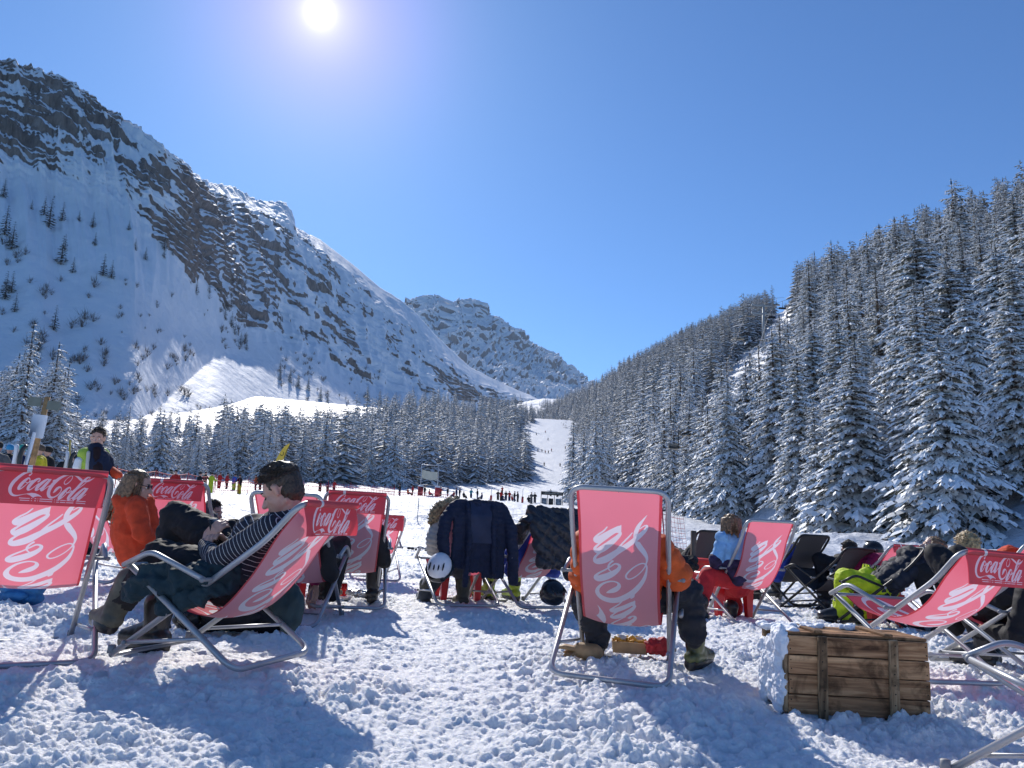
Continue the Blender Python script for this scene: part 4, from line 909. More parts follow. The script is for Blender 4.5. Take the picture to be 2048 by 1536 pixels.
M_WY=wood_mat('weathered crate ends',(.09,.05,.03),(.28,.16,.085),(.45,.28,.16),1)
M_SN2=snow_lump=mat('clinging snow',(.86,.88,.92),rough=.6,nscale=30,namp=.03,bump=.01,bscale=50)
def crate():
    a=gnd(1577,1422,0); b=gnd(1864,1437,0); L=np.linalg.norm((b-a)[:2]); yaw=math.atan2(b[1]-a[1],b[0]-a[0]); Hh=.345; D=.30
    root=empty('wooden_crate',loc=(a[0],a[1],-.012),rz=yaw); tag(root,'weathered wooden crate lying on its side on the trampled snow','crate')
    rg=random.Random(3)
    def planks(name,n,fn,m):
        q=MB()
        for i in range(n): fn(q,i)
        return q.build(name,m,root,sharp=True)
    ph=Hh/4
    q=MB()
    for i in range(4):
        q.box((L/2+rg.uniform(-.003,.003),.008+rg.uniform(-.0015,.0015),ph*(i+.5)),(L-.004,.015,ph-.004),rotz(rg.uniform(-.002,.002)),bev=.0025)
        for fx in(.018,.975):
            for dz in(-.018,.02): q.lathe([(.0,.002),(.0032,.001),(.0035,-.002)],(L*fx+rg.uniform(-.004,.004),-.0005,ph*(i+.5)+dz),6,m=1,axis=rotx(R(90)))
    M_NAIL=mat('rusty nail',(.03,.022,.018),rough=.6,metal=.6); q.build('front_panel',[M_WX,M_NAIL],root,sharp=True)
    planks('back_panel',4,lambda q,i:q.box((L/2,D-.008,ph*(i+.5)),(L-.004,.015,ph-.004),bev=.0025),M_WX)
    pd=(D-.02)/4
    planks('top_panel',4,lambda q,i:q.box((L/2,.018+pd*(i+.5),Hh+.004+rg.uniform(-.001,.002)),(L+.004,pd-.004,.014),bev=.002),M_WX)
    planks('bottom_panel',3,lambda q,i:q.box((L/2,.02+(D-.04)/3*(i+.5),.006),(L-.02,(D-.04)/3-.006,.012),bev=.002),M_WX)
    for x0 in (.012,L-.012):
        q=MB()
        for i in range(4): q.box((x0,D/2,ph*(i+.5)),(.018,D-.036,ph-.005),bev=.002)
        q.build('end_panel',M_WY,root,sharp=True)
    for fx in(.235,.735): 
        q=MB(); q.box((L*fx,-.010,Hh/2-.006),(.042,.019,Hh+.018),rotz(0)@roty(rg.uniform(-.008,.008)),bev=.003); [q.lathe([(.0,.002),(.0032,.001),(.0035,-.002)],(L*fx+rg.uniform(-.006,.006),-.0203,ph*(i+.5)+dz),6,m=1,axis=rotx(R(90))) for i in range(4) for dz in(-.018,.02)]; q.build('batten',[M_WZ,M_NAIL],root,sharp=True)
        q=MB(); q.box((L*fx-.01,D/2,Hh+.0185),(.040,D-.01,.014),bev=.003); q.build('top_batten',M_WY,root,sharp=True)
    for yy_ in (.022,D-.022): q=MB(); q.box((-.006,yy_,Hh/2),(.016,.030,Hh-.01),bev=.003); q.build('corner_post',M_WZ,root,sharp=True)
    # faded stencil on the top board
    q=MB()
    for i in range(15):
        w=rg.choice((.006,.010,.008)); q.box((L*.47+i*.015,D*.34,Hh+.0125),(w,.020 if i%4 else .012,.0008))
        q.box((L*.47+i*.015,D*.34+(.006 if i%2 else -.006),Hh+.0128),(.011,.004,.0008))
    q.build('stencil',mat('faded stencil ink',(.05,.03,.02),rough=.9),root)
    S=Blob(); r2=random.Random(8)
    for i in range(26):
        z=r2.uniform(.05,Hh-.01); y=r2.uniform(.05,D-.03); S.ell((-.012,y,z),(.016+.012*r2.random(),r2.uniform(.04,.07),r2.uniform(.04,.08)))
    for i in range(16): S.ell((r2.uniform(-.02,.09),r2.uniform(.06,D),Hh+.010),(.03,.03,.014))
    o=S.make('snow_crust',M_SN2,root,voxel=.006,smooth=4,wr=.014,wf=22,fine=.006)
    S=Blob()
    for i in range(24): S.ell((L*r2.uniform(.14,.42),D*r2.uniform(.45,.98),Hh+.016),(.022,.018,.008+.008*r2.random()))
    for i in range(10): S.ell((L*r2.uniform(.52,.66),D*r2.uniform(.65,.98),Hh+.022),(.016,.014,.014))
    S.make('snow_patch',M_SN2,root,voxel=.006,smooth=1,wr=.008,wf=40)
crate()
def ground_at(px,py,z=0.0): return gnd(px,py,z)
def low_table(px,d,label,h=.40,rz=.3,zz=0.,py=1140):
    p=at(px,py,d); root=empty('low_table',loc=(p[0],p[1],zz),rz=rz); tag(root,label,'low table')
    m=mat('red plastic',(.62,.02,.025),rough=.35,nscale=5,namp=.05)
    q=MB(); q.box((0,0,h),(.44,.44,.03),bev=.01); q.box((0,0,h-.04),(.38,.38,.06),bev=.008); q.build('table_top',m,root,sharp=True)
    for a in(-1,1):
        for b in(-1,1):
            q=MB(); V=[]; 
            for z,w in((h-.05,.045),(-.03,.028)):
                for x,y in((-1,-1),(1,-1),(1,1),(-1,1)): V.append((a*.165*(1.0 if z>0 else 1.05)+x*w,b*.165*(1.0 if z>0 else 1.05)+y*w,z))
            q.add(V,[(0,1,5,4),(1,2,6,5),(2,3,7,6),(3,0,4,7),(0,3,2,1),(4,5,6,7)]); q.build('leg',m,root,smooth=False)
    return root,p
low_table(916,7.95,'low red plastic table in front of the chair with the navy jacket')
t2,p2=low_table(1448,8.25,'low red plastic table in front of the child in pale blue',h=.36)
t3,p3=low_table(1392,9.3,'low red plastic table beside the wooden post with food on it',h=.46)
t4,p4=low_table(1744,8.95,'low red plastic table carrying the two glasses of beer',h=.375,zz=-.06)
t5,p5=low_table(566,7.2,'low red plastic table behind the striped man',h=.36)
def beer(px,py,d,lab):
    p=at(px,py,d); root=empty('beer_glass',loc=tuple(p)); tag(root,lab,'glass of beer')
    g=N('clear glass'); g.set(Roughness=.03,Transmission_Weight=1.0,IOR=1.3,Base_Color=(.95,.97,.97))
    q=MB(); q.lathe([(.001,0),(.030,0),(.036,.07),(.040,.15),(.0385,.151),(.034,.07),(.028,.008),(.001,.008)],seg=20); q.build('glass',g.m,root)
    q=MB(); q.lathe([(.001,.010),(.0275,.010),(.0330,.07),(.0350,.112),(.001,.112)],seg=20); q.build('beer',mat('amber beer',(.85,.36,.02),rough=.1,Transmission_Weight=.35),root)
    q=MB(); q.lathe([(.001,.1125),(.0352,.1125),(.0355,.124),(.001,.125)],seg=20); q.build('foam',mat('foam',(.85,.82,.72),rough=.8),root)
beer(1733,1158,8.9,'left one of two glasses of beer behind the lime trousers'); beer(1757,1161,8.85,'right one of two glasses of beer behind the lime trousers')
def can(px,py,d):
    p=gnd(px,py,.0); root=empty('drink_can',loc=(p[0],p[1],.0),rz=-1.2); tag(root,'red drink can standing on the snow under a deck chair','drink can')
    q=MB(); q.lathe([(.001,0),(.024,0),(.033,.012),(.033,.106),(.026,.118),(.001,.116)],seg=24); q.build('can_body',[mat('red can paint',(.55,.01,.015),rough=.25,metal=.4)],root)
    q=MB(); q.lathe([(.026,.1175),(.027,.121),(.024,.1215),(.023,.1185)],seg=24); q.build('rim',M_ALU,root)
    X,Y=np.meshgrid(np.linspace(0,1,90),np.linspace(-.02,.36,34),indexing='ij'); f=logo_field(X,Y); a=(X-.5)*1.9; P=np.stack([.0334*np.sin(a),-.0334*np.cos(a),.082-(Y-.17)*.063],-1)
    V,F,M=marching(P,f); F=[f_ for f_,m_ in zip(F,M) if m_==1]; link('lettering',mesh_np('lettering',V,faces=F,mats=[mat('white can print',(.8,.8,.8),rough=.4)]),root)
can(686,1192,6.8)
def crumple(name,c,size,m,lab,cat,seed=1,wr=.03,wf=20,vox=.006):
    r=random.Random(seed); S=Blob(); c=np.array(c,float)
    for i in range(6): S.ell(c+np.array([r.uniform(-.5,.5)*size[0],r.uniform(-.5,.5)*size[1],r.uniform(0,.5)*size[2]]),(size[0]*.4,size[1]*.4,size[2]*.4))
    o=S.make(name,m,None,voxel=vox,smooth=1,wr=wr,wf=wf,fine=.003); tag(o,lab,cat); return o
M_FOIL=mat('crumpled foil',(.75,.74,.72),rough=.3,metal=.7,nscale=30,namp=.1)
crumple('foil_wrapper',gnd(718,1192,.02),(.16,.09,.07),M_FOIL,'crumpled foil wrapper on the snow right of the drink can','wrapper',2,.02,22)
crumple('paper_wrapper',gnd(664,1190,.02),(.10,.07,.06),mat('brown paper',(.45,.33,.22),rough=.8),'crumpled brown paper on the snow left of the drink can','wrapper',4,.02,25)
def fries():
    p=gnd(1262,1312,.0); root=empty('cardboard_tray',loc=(p[0],p[1]+.07,.012),rz=-.10); tag(root,'open cardboard tray of chips and sauce pots under the large chair','food tray')
    m=mat('brown cardboard',(.42,.27,.15),rough=.85,nscale=20,namp=.08); q=MB()
    q.box((0,0,.003),(.20,.13,.005)); q.box((0,-.070,.034),(.21,.004,.068),rotx(R(8))); q.box((0,.070,.034),(.21,.004,.068),rotx(R(-8))); q.box((-.104,0,.036),(.004,.13,.072),roty(R(-8))); q.box((.104,0,.036),(.004,.13,.072),roty(R(8))); q.build('tray',m,root,sharp=True)
    r=random.Random(1); q=MB()
    for i in range(60): q.box((r.uniform(-.085,.085),r.uniform(-.05,.05),r.uniform(.045,.085)),(.055,.009,.009),rotz(r.uniform(0,3))@roty(r.uniform(-.7,.7)))
    q.build('chips',mat('fried chips',(.72,.42,.07),rough=.6,nscale=30,namp=.15),root,sharp=True)
    for x,c in((-.05,(.30,.02,.01)),(.055,(.75,.72,.62))):
        q=MB(); q.lathe([(.022,.05),(.030,.095),(.032,.096),(.024,.05)],(x,.01,0),16,m=0); q.lathe([(.001,.086),(.028,.086)],(x,.01,0),16,m=1); q.build('sauce_pot',[mat('white paper cup',(.75,.75,.73),rough=.6),mat('sauce %g'%x,c,rough=.3)],root)
fries()
crumple('paper_bag',gnd(1316,1306,.04)+np.array([0,.05,0]),(.12,.07,.10),mat('red paper bag',(.42,.02,.03),rough=.7),'crumpled red paper bag right of the chip tray','paper bag',6,.03,18)
def gloves_pair():
    m=mat('tan leather',(.38,.23,.11),rough=.6,nscale=15,namp=.15,bump=.003,bscale=60)
    for i,(px,py,dr) in enumerate(((1160,1300,(-.9,.2,.12)),(1172,1304,(-.7,-.5,.05)))):
        r=empty('glove'); tag(r,('tan leather glove lying by the left foot of the large chair','second tan leather glove, lying under the first one')[i],'glove')
        p=gnd(px,py,.05-.02*i); hand(r,p,dr,(0,0,-1),1.12,.6,1,m,voxel=.006,name='glove_shell'); b=Blob(); b.cap(p,p-np.array(dr)*.09,.045,.055); b.make('cuff',m,r,voxel=.008,smooth=3)
gloves_pair()
def helmet_obj(p,lab,m,fwd,s=1.05,gog=None,strap=True):
    r=empty('ski_helmet'); tag(r,lab,'ski helmet'); f=np.array(fwd,float); f/=np.linalg.norm(f); u=np.array([0,0,1.])-f*f[2]; u/=np.linalg.norm(u); B=np.stack([f,np.cross(u,f),u],1); p=np.array(p,float)
    h=Blob(); w=lambda x,y,z:p+B@(np.array([x,y,z])*s); h.ell(w(-.012,0,.02),np.array([.130,.108,.105])*s,B); h.ell(w(-.035,0,-.03),np.array([.095,.104,.085])*s,B); h.make('shell',m,r,voxel=.007,smooth=3)
    for g in(-.06,-.02,.02,.06): e=MB(); e.ball(w(.05,g,.105),np.array([.045,.008,.010])*s,8,6,rot=B); e.build('vent',M_LENS,r)
    if gog:
        e=MB(); e.ball(w(.098,0,-.005),np.array([.030,.075,.040])*s,14,8,m=0,rot=B); e.tube([w(.128*math.cos(a)-.012,.116*math.sin(a),.0) for a in np.linspace(.5,2*math.pi-.5,18)],.013*s,6,m=1); e.build('goggles',[gog,M_LENS],r)
helmet_obj(cw('J1',.42,.30,.40) if False else at(879,1138,6.75),'white ski helmet with dark goggles hanging from the armrest of a chair',mat('white helmet shell',(.78,.78,.80),rough=.25),(-.1,-.6,-.75),s=1.0,gog=M_LENS)
helmet_obj(at(1106,1190,6.95),'black ski helmet lying on the snow under the chair with the puffer jacket',mat('black gloss helmet',(.012,.012,.016),rough=.22),(.3,-.6,-.5),s=1.0)
def bag(c,size,m,lab,seed=1,strap=True):
    r=empty('backpack'); tag(r,lab,'backpack'); c=np.array(c,float); S=Blob(); S.ell(c,(size[0]*.5,size[1]*.5,size[2]*.5)); 
    for sx in(-1,1):
        for sz in(-1,1): S.ell(c+np.array([sx*size[0]*.24,0,sz*size[2]*.22]),(size[0]*.32,size[1]*.45,size[2]*.32))
    S.make('bag_body',m,r,voxel=.010,smooth=4,wr=.022,wf=9,fine=.001)
    S=Blob(); S.ell(c+np.array([0,-size[1]*.45,-size[2]*.1]),(size[0]*.34,size[1]*.25,size[2]*.28)); S.make('pocket',m,r,voxel=.009,smooth=4,wr=.008,wf=14)
    if strap: e=MB(); e.tube(spline([c+np.array([-.5*size[0],-.3*size[1],.3*size[2]]),c+np.array([-.62*size[0],-.5*size[1],0]),c+np.array([-.45*size[0],-.55*size[1],-.45*size[2]])],8),.010,8); e.build('strap',M_BLK,r)
C_BAG=cloth('black backpack cloth',(.012,.012,.014),.6)
bag(gnd(450,1262,.0)+np.array([.05,.05,.13]),(.56,.26,.26),C_BAG,'black backpack lying on the snow under the striped man',strap=True)
bag(gnd(372,1262,.0)+np.array([.0,.12,.10]),(.22,.22,.20),mat('glossy black bag',(.012,.012,.014),rough=.25),'glossy black helmet bag beside the backpack under the striped man')
bag(gnd(22,1212,.0)+np.array([.0,.1,.08]),(.26,.16,.14),cloth('blue bag cloth',(.03,.16,.38),.6),'blue bag with a black strap on the snow at the far left')
bag(at(1368,1126,9.0),(.30,.22,.16),C_BAG,'black bag on the red table beside the wooden post')
p=at(1386,1140,9.1); q=MB(); q.box((p[0],p[1],.39),(.055,.055,.80),bev=.006); tag(q.build('wooden_post',mat('grey wood post',(.13,.10,.075),rough=.8,nscale=6,namp=.2)),'short dark wooden post behind the orange jacket of the central sitter','post')
# ---------------------------------------------------------------- snow and rock materials
def snow_mat(name,bs,bd,bs2=None,bd2=0,col=(.86,.89,.93),sss=0):
    x=N(name)
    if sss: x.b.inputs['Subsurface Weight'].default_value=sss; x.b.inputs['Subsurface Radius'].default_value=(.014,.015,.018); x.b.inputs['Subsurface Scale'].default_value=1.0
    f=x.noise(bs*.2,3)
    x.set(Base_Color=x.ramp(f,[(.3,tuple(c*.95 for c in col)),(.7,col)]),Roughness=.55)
    x.b.inputs['Specular IOR Level'].default_value=.3
    h=x.noise(bs,6,.65)
    if bs2: 
        h2=x.noise(bs2,4,.6); h=x.math('ADD',x.math('MULTIPLY',h,bd),x.math('MULTIPLY',h2,bd2)); x.bump(h,1.0)
    else: x.bump(h,bd)
    return x.m
M_SNOW=snow_mat('trampled snow',55,.014,170,.009,(.93,.935,.95),.5)
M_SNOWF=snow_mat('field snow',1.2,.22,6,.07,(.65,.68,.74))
def mountain_mat(name,thr,ns,rockc=((.065,.057,.055),(.19,.160,.145),(.34,.29,.26)),soft=.05,strata=False):
    x=N(name); g=x.new('NewGeometry'); sp=x.new('SeparateXYZ'); x.link(g.outputs['Normal'],sp.inputs[0])
    pos=g.outputs['Position']
    n1=x.noise(ns,6,.65,pos); n2=x.noise(ns*6,5,.6,pos)
    v=x.math('ADD',sp.outputs['Z'],x.math('MULTIPLY',x.math('SUBTRACT',n1,.5),.30)); v=x.math('ADD',v,x.math('MULTIPLY',x.math('SUBTRACT',n2,.5),.55))
    f=x.new('MapRange'); f.inputs['From Min'].default_value=thr-soft; f.inputs['From Max'].default_value=thr+soft; 
    if strata:
        ax=x.new('Attribute'); ax.attribute_name='sc'; mp2=x.new('Mapping'); mp2.inputs['Scale'].default_value=(2.2,16,1); x.link(ax.outputs['Vector'],mp2.inputs['Vector'])
        n5=x.noise(1.0,7,.68,mp2.outputs[0],.35); v=x.math('ADD',v,x.math('MULTIPLY',x.math('SUBTRACT',n5,.5),1.7))
    at_=x.new('Attribute'); at_.attribute_name='rockiness'
    v=x.math('ADD',v,x.math('MULTIPLY',x.math('SUBTRACT',1.0,at_.outputs['Fac']),.9))
    x.link(v,f.inputs['Value'])
    # vertical fluting of the cliffs
    mp=x.new('Mapping'); mp.inputs['Scale'].default_value=(1,1,.22); x.link(pos,mp.inputs['Vector'])
    n3=x.noise(ns*4,6,.7,mp.outputs[0],.6)
    rc=x.ramp(n3,[(.3,rockc[0]),(.5,rockc[1]),(.72,rockc[2])])
    inv=x.math('SUBTRACT',1.0,f.outputs['Result']); k=inv
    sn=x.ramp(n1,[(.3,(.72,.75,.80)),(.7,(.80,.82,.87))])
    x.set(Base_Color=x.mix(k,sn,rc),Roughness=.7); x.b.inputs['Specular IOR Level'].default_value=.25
    hb=x.math('ADD',x.math('MULTIPLY',n3,x.math('MULTIPLY',k,4.0)),x.math('MULTIPLY',n2,.9)); x.bump(hb,1.0)
    return x.m
# ---------------------------------------------------------------- near trampled snow
def zfar(x,y):
    d=np.hypot(x,y)
    z=np.interp(d,[0,28,45,70,100,130,180,250,360,600,900,1400,2600],[0,0,.45,1.5,2.9,4.1,7.2,14,34,83,120,195,330])
    left=sstep(.15,.6,-x/np.maximum(y,1))*sstep(14,30,d)*.35*(1-sstep(60,120,d))
    right=sstep(.3,.6,x/np.maximum(y,1))*sstep(18,35,d)*.35*(1-sstep(60,120,d))
    return z+left+right
def lumps(x,y):
    """thrown and trodden clods of snow"""
    h=np.zeros_like(x)
    for cell,amp,p,seed in ((.42,.045,.08,1),(.17,.048,.26,2),(.10,.042,.42,3),(.06,.030,.55,4),(.035,.018,.6,5)):
        ix=np.floor(x/cell).astype(int); iy=np.floor(y/cell).astype(int); best=np.zeros_like(x)
        for a in(-1,0,1):
            for b in(-1,0,1):
                k=_hash(ix+a,iy+b,seed*7); k2=_hash(ix+a,iy+b,seed*7+1); k3=_hash(ix+a,iy+b,seed*7+2)
                px_=(ix+a+k/4096)*cell; py_=(iy+b+k2/4096)*cell
                r=cell*(.30+.34*(k3/4096)); on=(_hash(ix+a,iy+b,seed*7+3)/4096)<p
                d2=((x-px_)**2+(y-py_)**2)/r**2
                best=np.maximum(best,np.where(on,np.clip(1-d2,0,1)**.35*amp*(.35+.65*(k3/4096)),0))
        h=np.maximum(h,best)+best*.35
    return h
def znear(x,y):
    base=zfar(x,y)
    fade=1-sstep(14,40,y)
    n=fbm(x*.55,y*.55,o=2)*.045+fbm(x*2.0+9,y*2.0,o=3,g=.55)*.035+fbm(x*9,y*9,o=3,g=.6,ridge=True)*.016+fbm(x*24,y*24,o=3,g=.65)*.011
    patch=sstep(-.25,.35,fbm(x*.9+40,y*.9,o=2))
    for q in FITS.values():
        base=base+(q[2]-.014)*np.exp(-((x-q[0])**2+(y-q[1])**2)/.55**2)
    L=lumps(x+fbm(x*9,y*9,o=3)*.045,y+fbm(x*9+5,y*9,o=3)*.045)*(1+.7*fbm(x*30,y*30,o=2))
    return base+(n+L*(.30+.65*patch)-.04)*(.25+.75*fade)
def near_ground():
    rows=np.concatenate([np.geomspace(1.0,2.25,90)[:-1],np.geomspace(2.25,18,1000)]); t=np.concatenate([np.linspace(-1.0,-.76,40)[:-1],np.linspace(-.76,.76,1080),np.linspace(.76,1.0,40)[1:]])
    Y,Tt=np.meshgrid(rows,t,indexing='ij'); X=Y*Tt*.98+Tt*.25
    Z=znear(X,Y)
    V=np.stack([X,Y,Z],-1).reshape(-1,3)
    me=mesh_np('snow_ground',V,quads=grid_quads(*Y.shape)[:,::-1],mats=[M_SNOW])
    o=link('snow_ground',me); tag(o,'trampled lumpy snow of the terrace','snow',kind='structure'); return o
def far_ground():
    rows=np.concatenate([np.linspace(17.6,60,200)[:-1],np.geomspace(60,2600,260)]); t=np.concatenate([np.linspace(-2.2,-1.05,14)[:-1],np.linspace(-1.05,1.05,520),np.linspace(1.05,2.2,14)[1:]])
    Y,Tt=np.meshgrid(rows,t,indexing='ij'); X=Y*Tt
    Z=zfar(X,Y); d=np.hypot(X,Y)
    ed=sstep(17.6,20,Y)
    m1=fbm(X*.09,Y*.09,o=3)*.55*sstep(22,40,d)*(1-sstep(130,200,d)*.6)
    m2=fbm(X*.35+4,Y*.5,o=4,g=.6,ridge=True)*.26*sstep(18,30,d)
    m3=fbm(X*1.3,Y*2.0,o=4,g=.6)*.10*(1-sstep(60,130,d))
    Z=Z+(m1+m2+m3)*ed
    # ploughed snow berm that borders the terrace
    for (yc,w,a,x0,x1) in ((33,2.6,.55,-60,60),(27,1.6,.30,2,60)):
        yy=yc+fbm(X*.08,X*0+3,o=2)*5
        Z+=a*np.exp(-((Y-yy)/w)**2)*sstep(x0,x0+6,X)*(1-sstep(x1-6,x1,X))*(.75+.5*fbm(X*.3,Y*.3,o=2))
    Z+= -.03*(1-ed)
    V=np.stack([X,Y,Z],-1).reshape(-1,3)
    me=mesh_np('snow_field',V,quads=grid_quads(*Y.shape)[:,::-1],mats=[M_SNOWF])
    o=link('snow_field',me); tag(o,'rolling snow field and ski run running up the valley','snow field',kind='structure')
    # ground behind and beside the viewer
    t=np.linspace(-60,60,60); Xb,Yb=np.meshgrid(t,np.linspace(-60,1.15,40),indexing='ij'); Zb=fbm(Xb*.3,Yb*.3)*.05-.05
    me=mesh_np('snow_behind',np.stack([Xb,Yb,Zb],-1).reshape(-1,3),quads=grid_quads(*Xb.shape),mats=[M_SNOW]); b=link('snow_apron',me); tag(b,'flat snow behind the rows of chairs','snow',kind='structure')
    for sg in(-1,1):
        Yb,Tb=np.meshgrid(np.linspace(1.15,17.7,60),np.linspace(0,1,30),indexing='ij'); Xb=sg*((Yb*.98+.25)*(1-Tb)+60*Tb); Zb=zfar(Xb,Yb)-.05+fbm(Xb*.3,Yb*.3)*.05
        q=grid_quads(*Yb.shape); me=mesh_np('snow_side',np.stack([Xb,Yb,Zb],-1).reshape(-1,3),quads=q if sg<0 else q[:,::-1],mats=[M_SNOW]); b=link('snow_apron',me); tag(b,'flat snow beside the rows of chairs','snow',kind='structure')
    return o
# ---------------------------------------------------------------- lofted mountains: curves are (photo x, photo y, distance m)
def gsm(a,s_):
    k=np.exp(-.5*(np.arange(-3*s_,3*s_+1)/s_)**2); k/=k.sum(); return np.convolve(np.pad(a,3*s_,mode='reflect',reflect_type='odd'),k,'valid')
def loft(name,curves,vs,xs,disp,rocki,m,label,kind='structure',flip=False,back=True,cat='mountain'):
    rows=[]
    for c in curves:
        yy,dd=interp_s(xs,c); k=3
        dd=gsm(dd,22)
        if c is not curves[-1]: yy=gsm(yy,16)
        rows.append(np.array([at(a,b,e) for a,b,e in zip(xs,yy,dd)]))
    vv=np.concatenate([[i+ (k/n) for k in range(n)] for i,n in enumerate(vs)]+[[len(vs)]])
    P=np.stack(rows,0) # curves x xs x 3
    idx=np.minimum(vv.astype(int),len(vs)-1); fr=vv-idx
    G=P[idx]*(1-fr)[:,None,None]+P[idx+1]*fr[:,None,None]
    # soften the creases between the bands
    Gs=G.copy()
    for _ in range(10): Gs[1:-1]=(Gs[:-2]+2*Gs[1:-1]+Gs[2:])/4
    G=Gs
    du=np.gradient(G,axis=1); dv=np.gradient(G,axis=0); nn=np.cross(du,dv); nn/=np.linalg.norm(nn,axis=2)[...,None]+1e-9
    if nn[...,2].mean()<0: nn=-nn
    Uu=np.broadcast_to(xs[None,:],vv[:,None].shape[:1]+xs.shape); Vv=np.broadcast_to(vv[:,None],Uu.shape)
    G=G+nn*disp(G,Uu,Vv)[...,None]
    if back:
        last=G[-1]; outw=last.copy(); dr=last[:,:2]/np.linalg.norm(last[:,:2],axis=1)[:,None]
        e=[]
        for k in range(1,8):
            q=last.copy(); q[:,:2]+=dr*k*45; q[:,2]-= (k**1.3)*26; e.append(q)
        G=np.concatenate([G,np.stack(e,0)],0)
    nv,nu=G.shape[:2]
    q=grid_quads(nv,nu)
    me=mesh_np(name,G.reshape(-1,3),quads=q,mats=[m])
    a=me.attributes.new('rockiness','FLOAT','POINT'); rk=np.clip(rocki(G,np.broadcast_to(xs[None,:],(nv,nu)),np.concatenate([vv,np.full(nv-len(vv),vv[-1])])[:,None]*np.ones((1,nu))),0,1)
    a.data.foreach_set('value',rk.ravel().astype(np.float32))
    sc=np.zeros((nv,nu,3),np.float32); sc[...,0]=xs[None,:]/100; sc[...,1]=np.concatenate([vv,np.full(nv-len(vv),vv[-1])])[:,None]+xs[None,:]/420+.10*fbm(sc[...,0]*1.3,sc[...,0]*0+np.linspace(0,6,nv)[:,None],o=3)
    at2=me.attributes.new('sc','FLOAT_VECTOR','POINT'); at2.data.foreach_set('vector',sc.ravel())
    o=link(name,me); tag(o,label,cat,kind=kind); return o,G
def left_mountain():
    base=[(-420,1010,170),(-200,975,220),(0,905,290),(130,885,310),(300,905,335),(450,905,400),(600,880,560),(750,862,720),(900,850,960),(1000,843,1180),(1060,838,1400),(1130,830,1600)]
    toe=[(-420,900,260),(-200,870,300),(0,845,335),(130,850,337),(250,868,352),(300,832,373),(350,785,440),(400,735,535),(450,697,650),(500,712,726),(550,745,724),(600,775,727),(650,800,738),(700,815,775),(750,822,830),(800,830,900),(900,835,1020),(1000,838,1250),(1060,836,1480),(1130,829,1700)]
    M=[(-420,420,500),(-200,360,530),(0,370,542),(100,405,535),(200,440,512),(300,490,508),(380,560,560),(450,630,712),(520,655,810),(600,690,870),(700,752,950),(800,792,1010),(900,805,1090),(1000,825,1320),(1060,825,1560),(1130,822,1800)]
    S=[(-420,60,620),(-200,48,645),(0,140,655),(120,180,645),(230,250,640),(300,310,590),(400,400,622),(440,420,730),(500,445,1000),(600,495,1180),(700,572,1230),(800,668,1250),(900,762,1210),(960,800,1300),(1000,800,1400),(1060,815,1700),(1130,815,1900)]
    Rr=[(-420,20,650),(-200,22,672),(0,125,680),(60,150,675),(120,165,670),(180,200,662),(230,240,660),(270,272,655),(300,292,612),(360,318,645),(380,345,655),(420,365,715),(470,375,1040),(510,400,1260),(540,403,1300),(572,405,1310),(584,425,1325),(588,452,1345),(640,480,1380),(700,525,1400),(760,575,1410),(800,600,1420),(830,625,1370),(870,670,1400),(940,735,1490),(1000,765,1600),(1040,783,1900),(1080,797,2200),(1130,800,2300)]
    xs=np.linspace(-420,1130,860)
    def cl(G,U,V):
        n=fbm(G[...,0]/110,G[...,1]/110,G[...,2]/110,o=3)
        a=sstep(1.88,2.12,V+n*.40); b=1-sstep(3.15,3.6,V+n*.25)
        b=np.maximum(b,1-sstep(280,430,U))
        return a*b
    def disp(G,U,V):
        k=cl(G,U,V)
        w=fbm(G[...,0]/60,G[...,1]/60,G[...,2]/60,o=4)
        s=(V*6.5+w*.9+U/230); st=s-np.floor(s); big=fbm(G[...,0]/130+5,G[...,1]/130,G[...,2]/130,o=3); ter=(sstep(.30,.95,st)-st)*np.clip(9+22*big,2,18)
        s2=(V*17+w*3+U/110); st2=s2-np.floor(s2); ter2=(sstep(.3,.9,st2)-st2)*np.clip(3.2-9*big,0.6,5)
        r=fbm(G[...,0]/45,G[...,1]/45,G[...,2]/90,o=5,g=.5,ridge=True)*4.5
        f=fbm(G[...,0]/10,G[...,1]/10,G[...,2]/16,o=4,g=.6)*1.5
        gu=fbm(U/42+V*.5,V*.6,o=3,ridge=True)*8*sstep(1.35,2.2,V)*(1-sstep(3.2,4,V)*.7)
        fan=fbm(U/140+3,V*.5,o=2)*10*sstep(.05,.5,V)*(1-sstep(1.9,2.3,V))
        lo=fbm(G[...,0]/25,G[...,1]/25,G[...,2]/25,o=4)*1.3+fbm(G[...,0]/7,G[...,1]/7,G[...,2]/7,o=3)*.5
        crest=sstep(3.2,3.9,V)*fbm(G[...,0]/22,G[...,1]/22,G[...,2]/22,o=4,g=.55)*7*(U<620)
        edge=sstep(0,.06,V)
        return (k*(ter+ter2+r+f)+gu+fan+lo)*edge*(1-.5*sstep(3.8,4,V))+crest
    def rk(G,U,V):
        n=fbm(G[...,0]/60+7,G[...,1]/60,G[...,2]/60,o=3)
        gl=fbm(U/30+V*.9+3,V*.7,o=3); return cl(G,U,V)*(.76+1.7*n+.06*(U<380)-1.5*np.clip(gl-.05,0,1))+.45*sstep(.14,.34,fbm(G[...,0]/20,G[...,1]/20,G[...,2]/20,o=3))*sstep(1.3,1.8,V)*(V<2.1)*(U<700)+.5*sstep(3.1,3.3,V)*sstep(.0,.3,n)
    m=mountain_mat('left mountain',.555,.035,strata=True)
    return loft('mountain',[base,toe,M,S,Rr],[90,110,190,50],xs,disp,rk,m,'steep rocky mountain flank with snow gullies on the left of the valley')
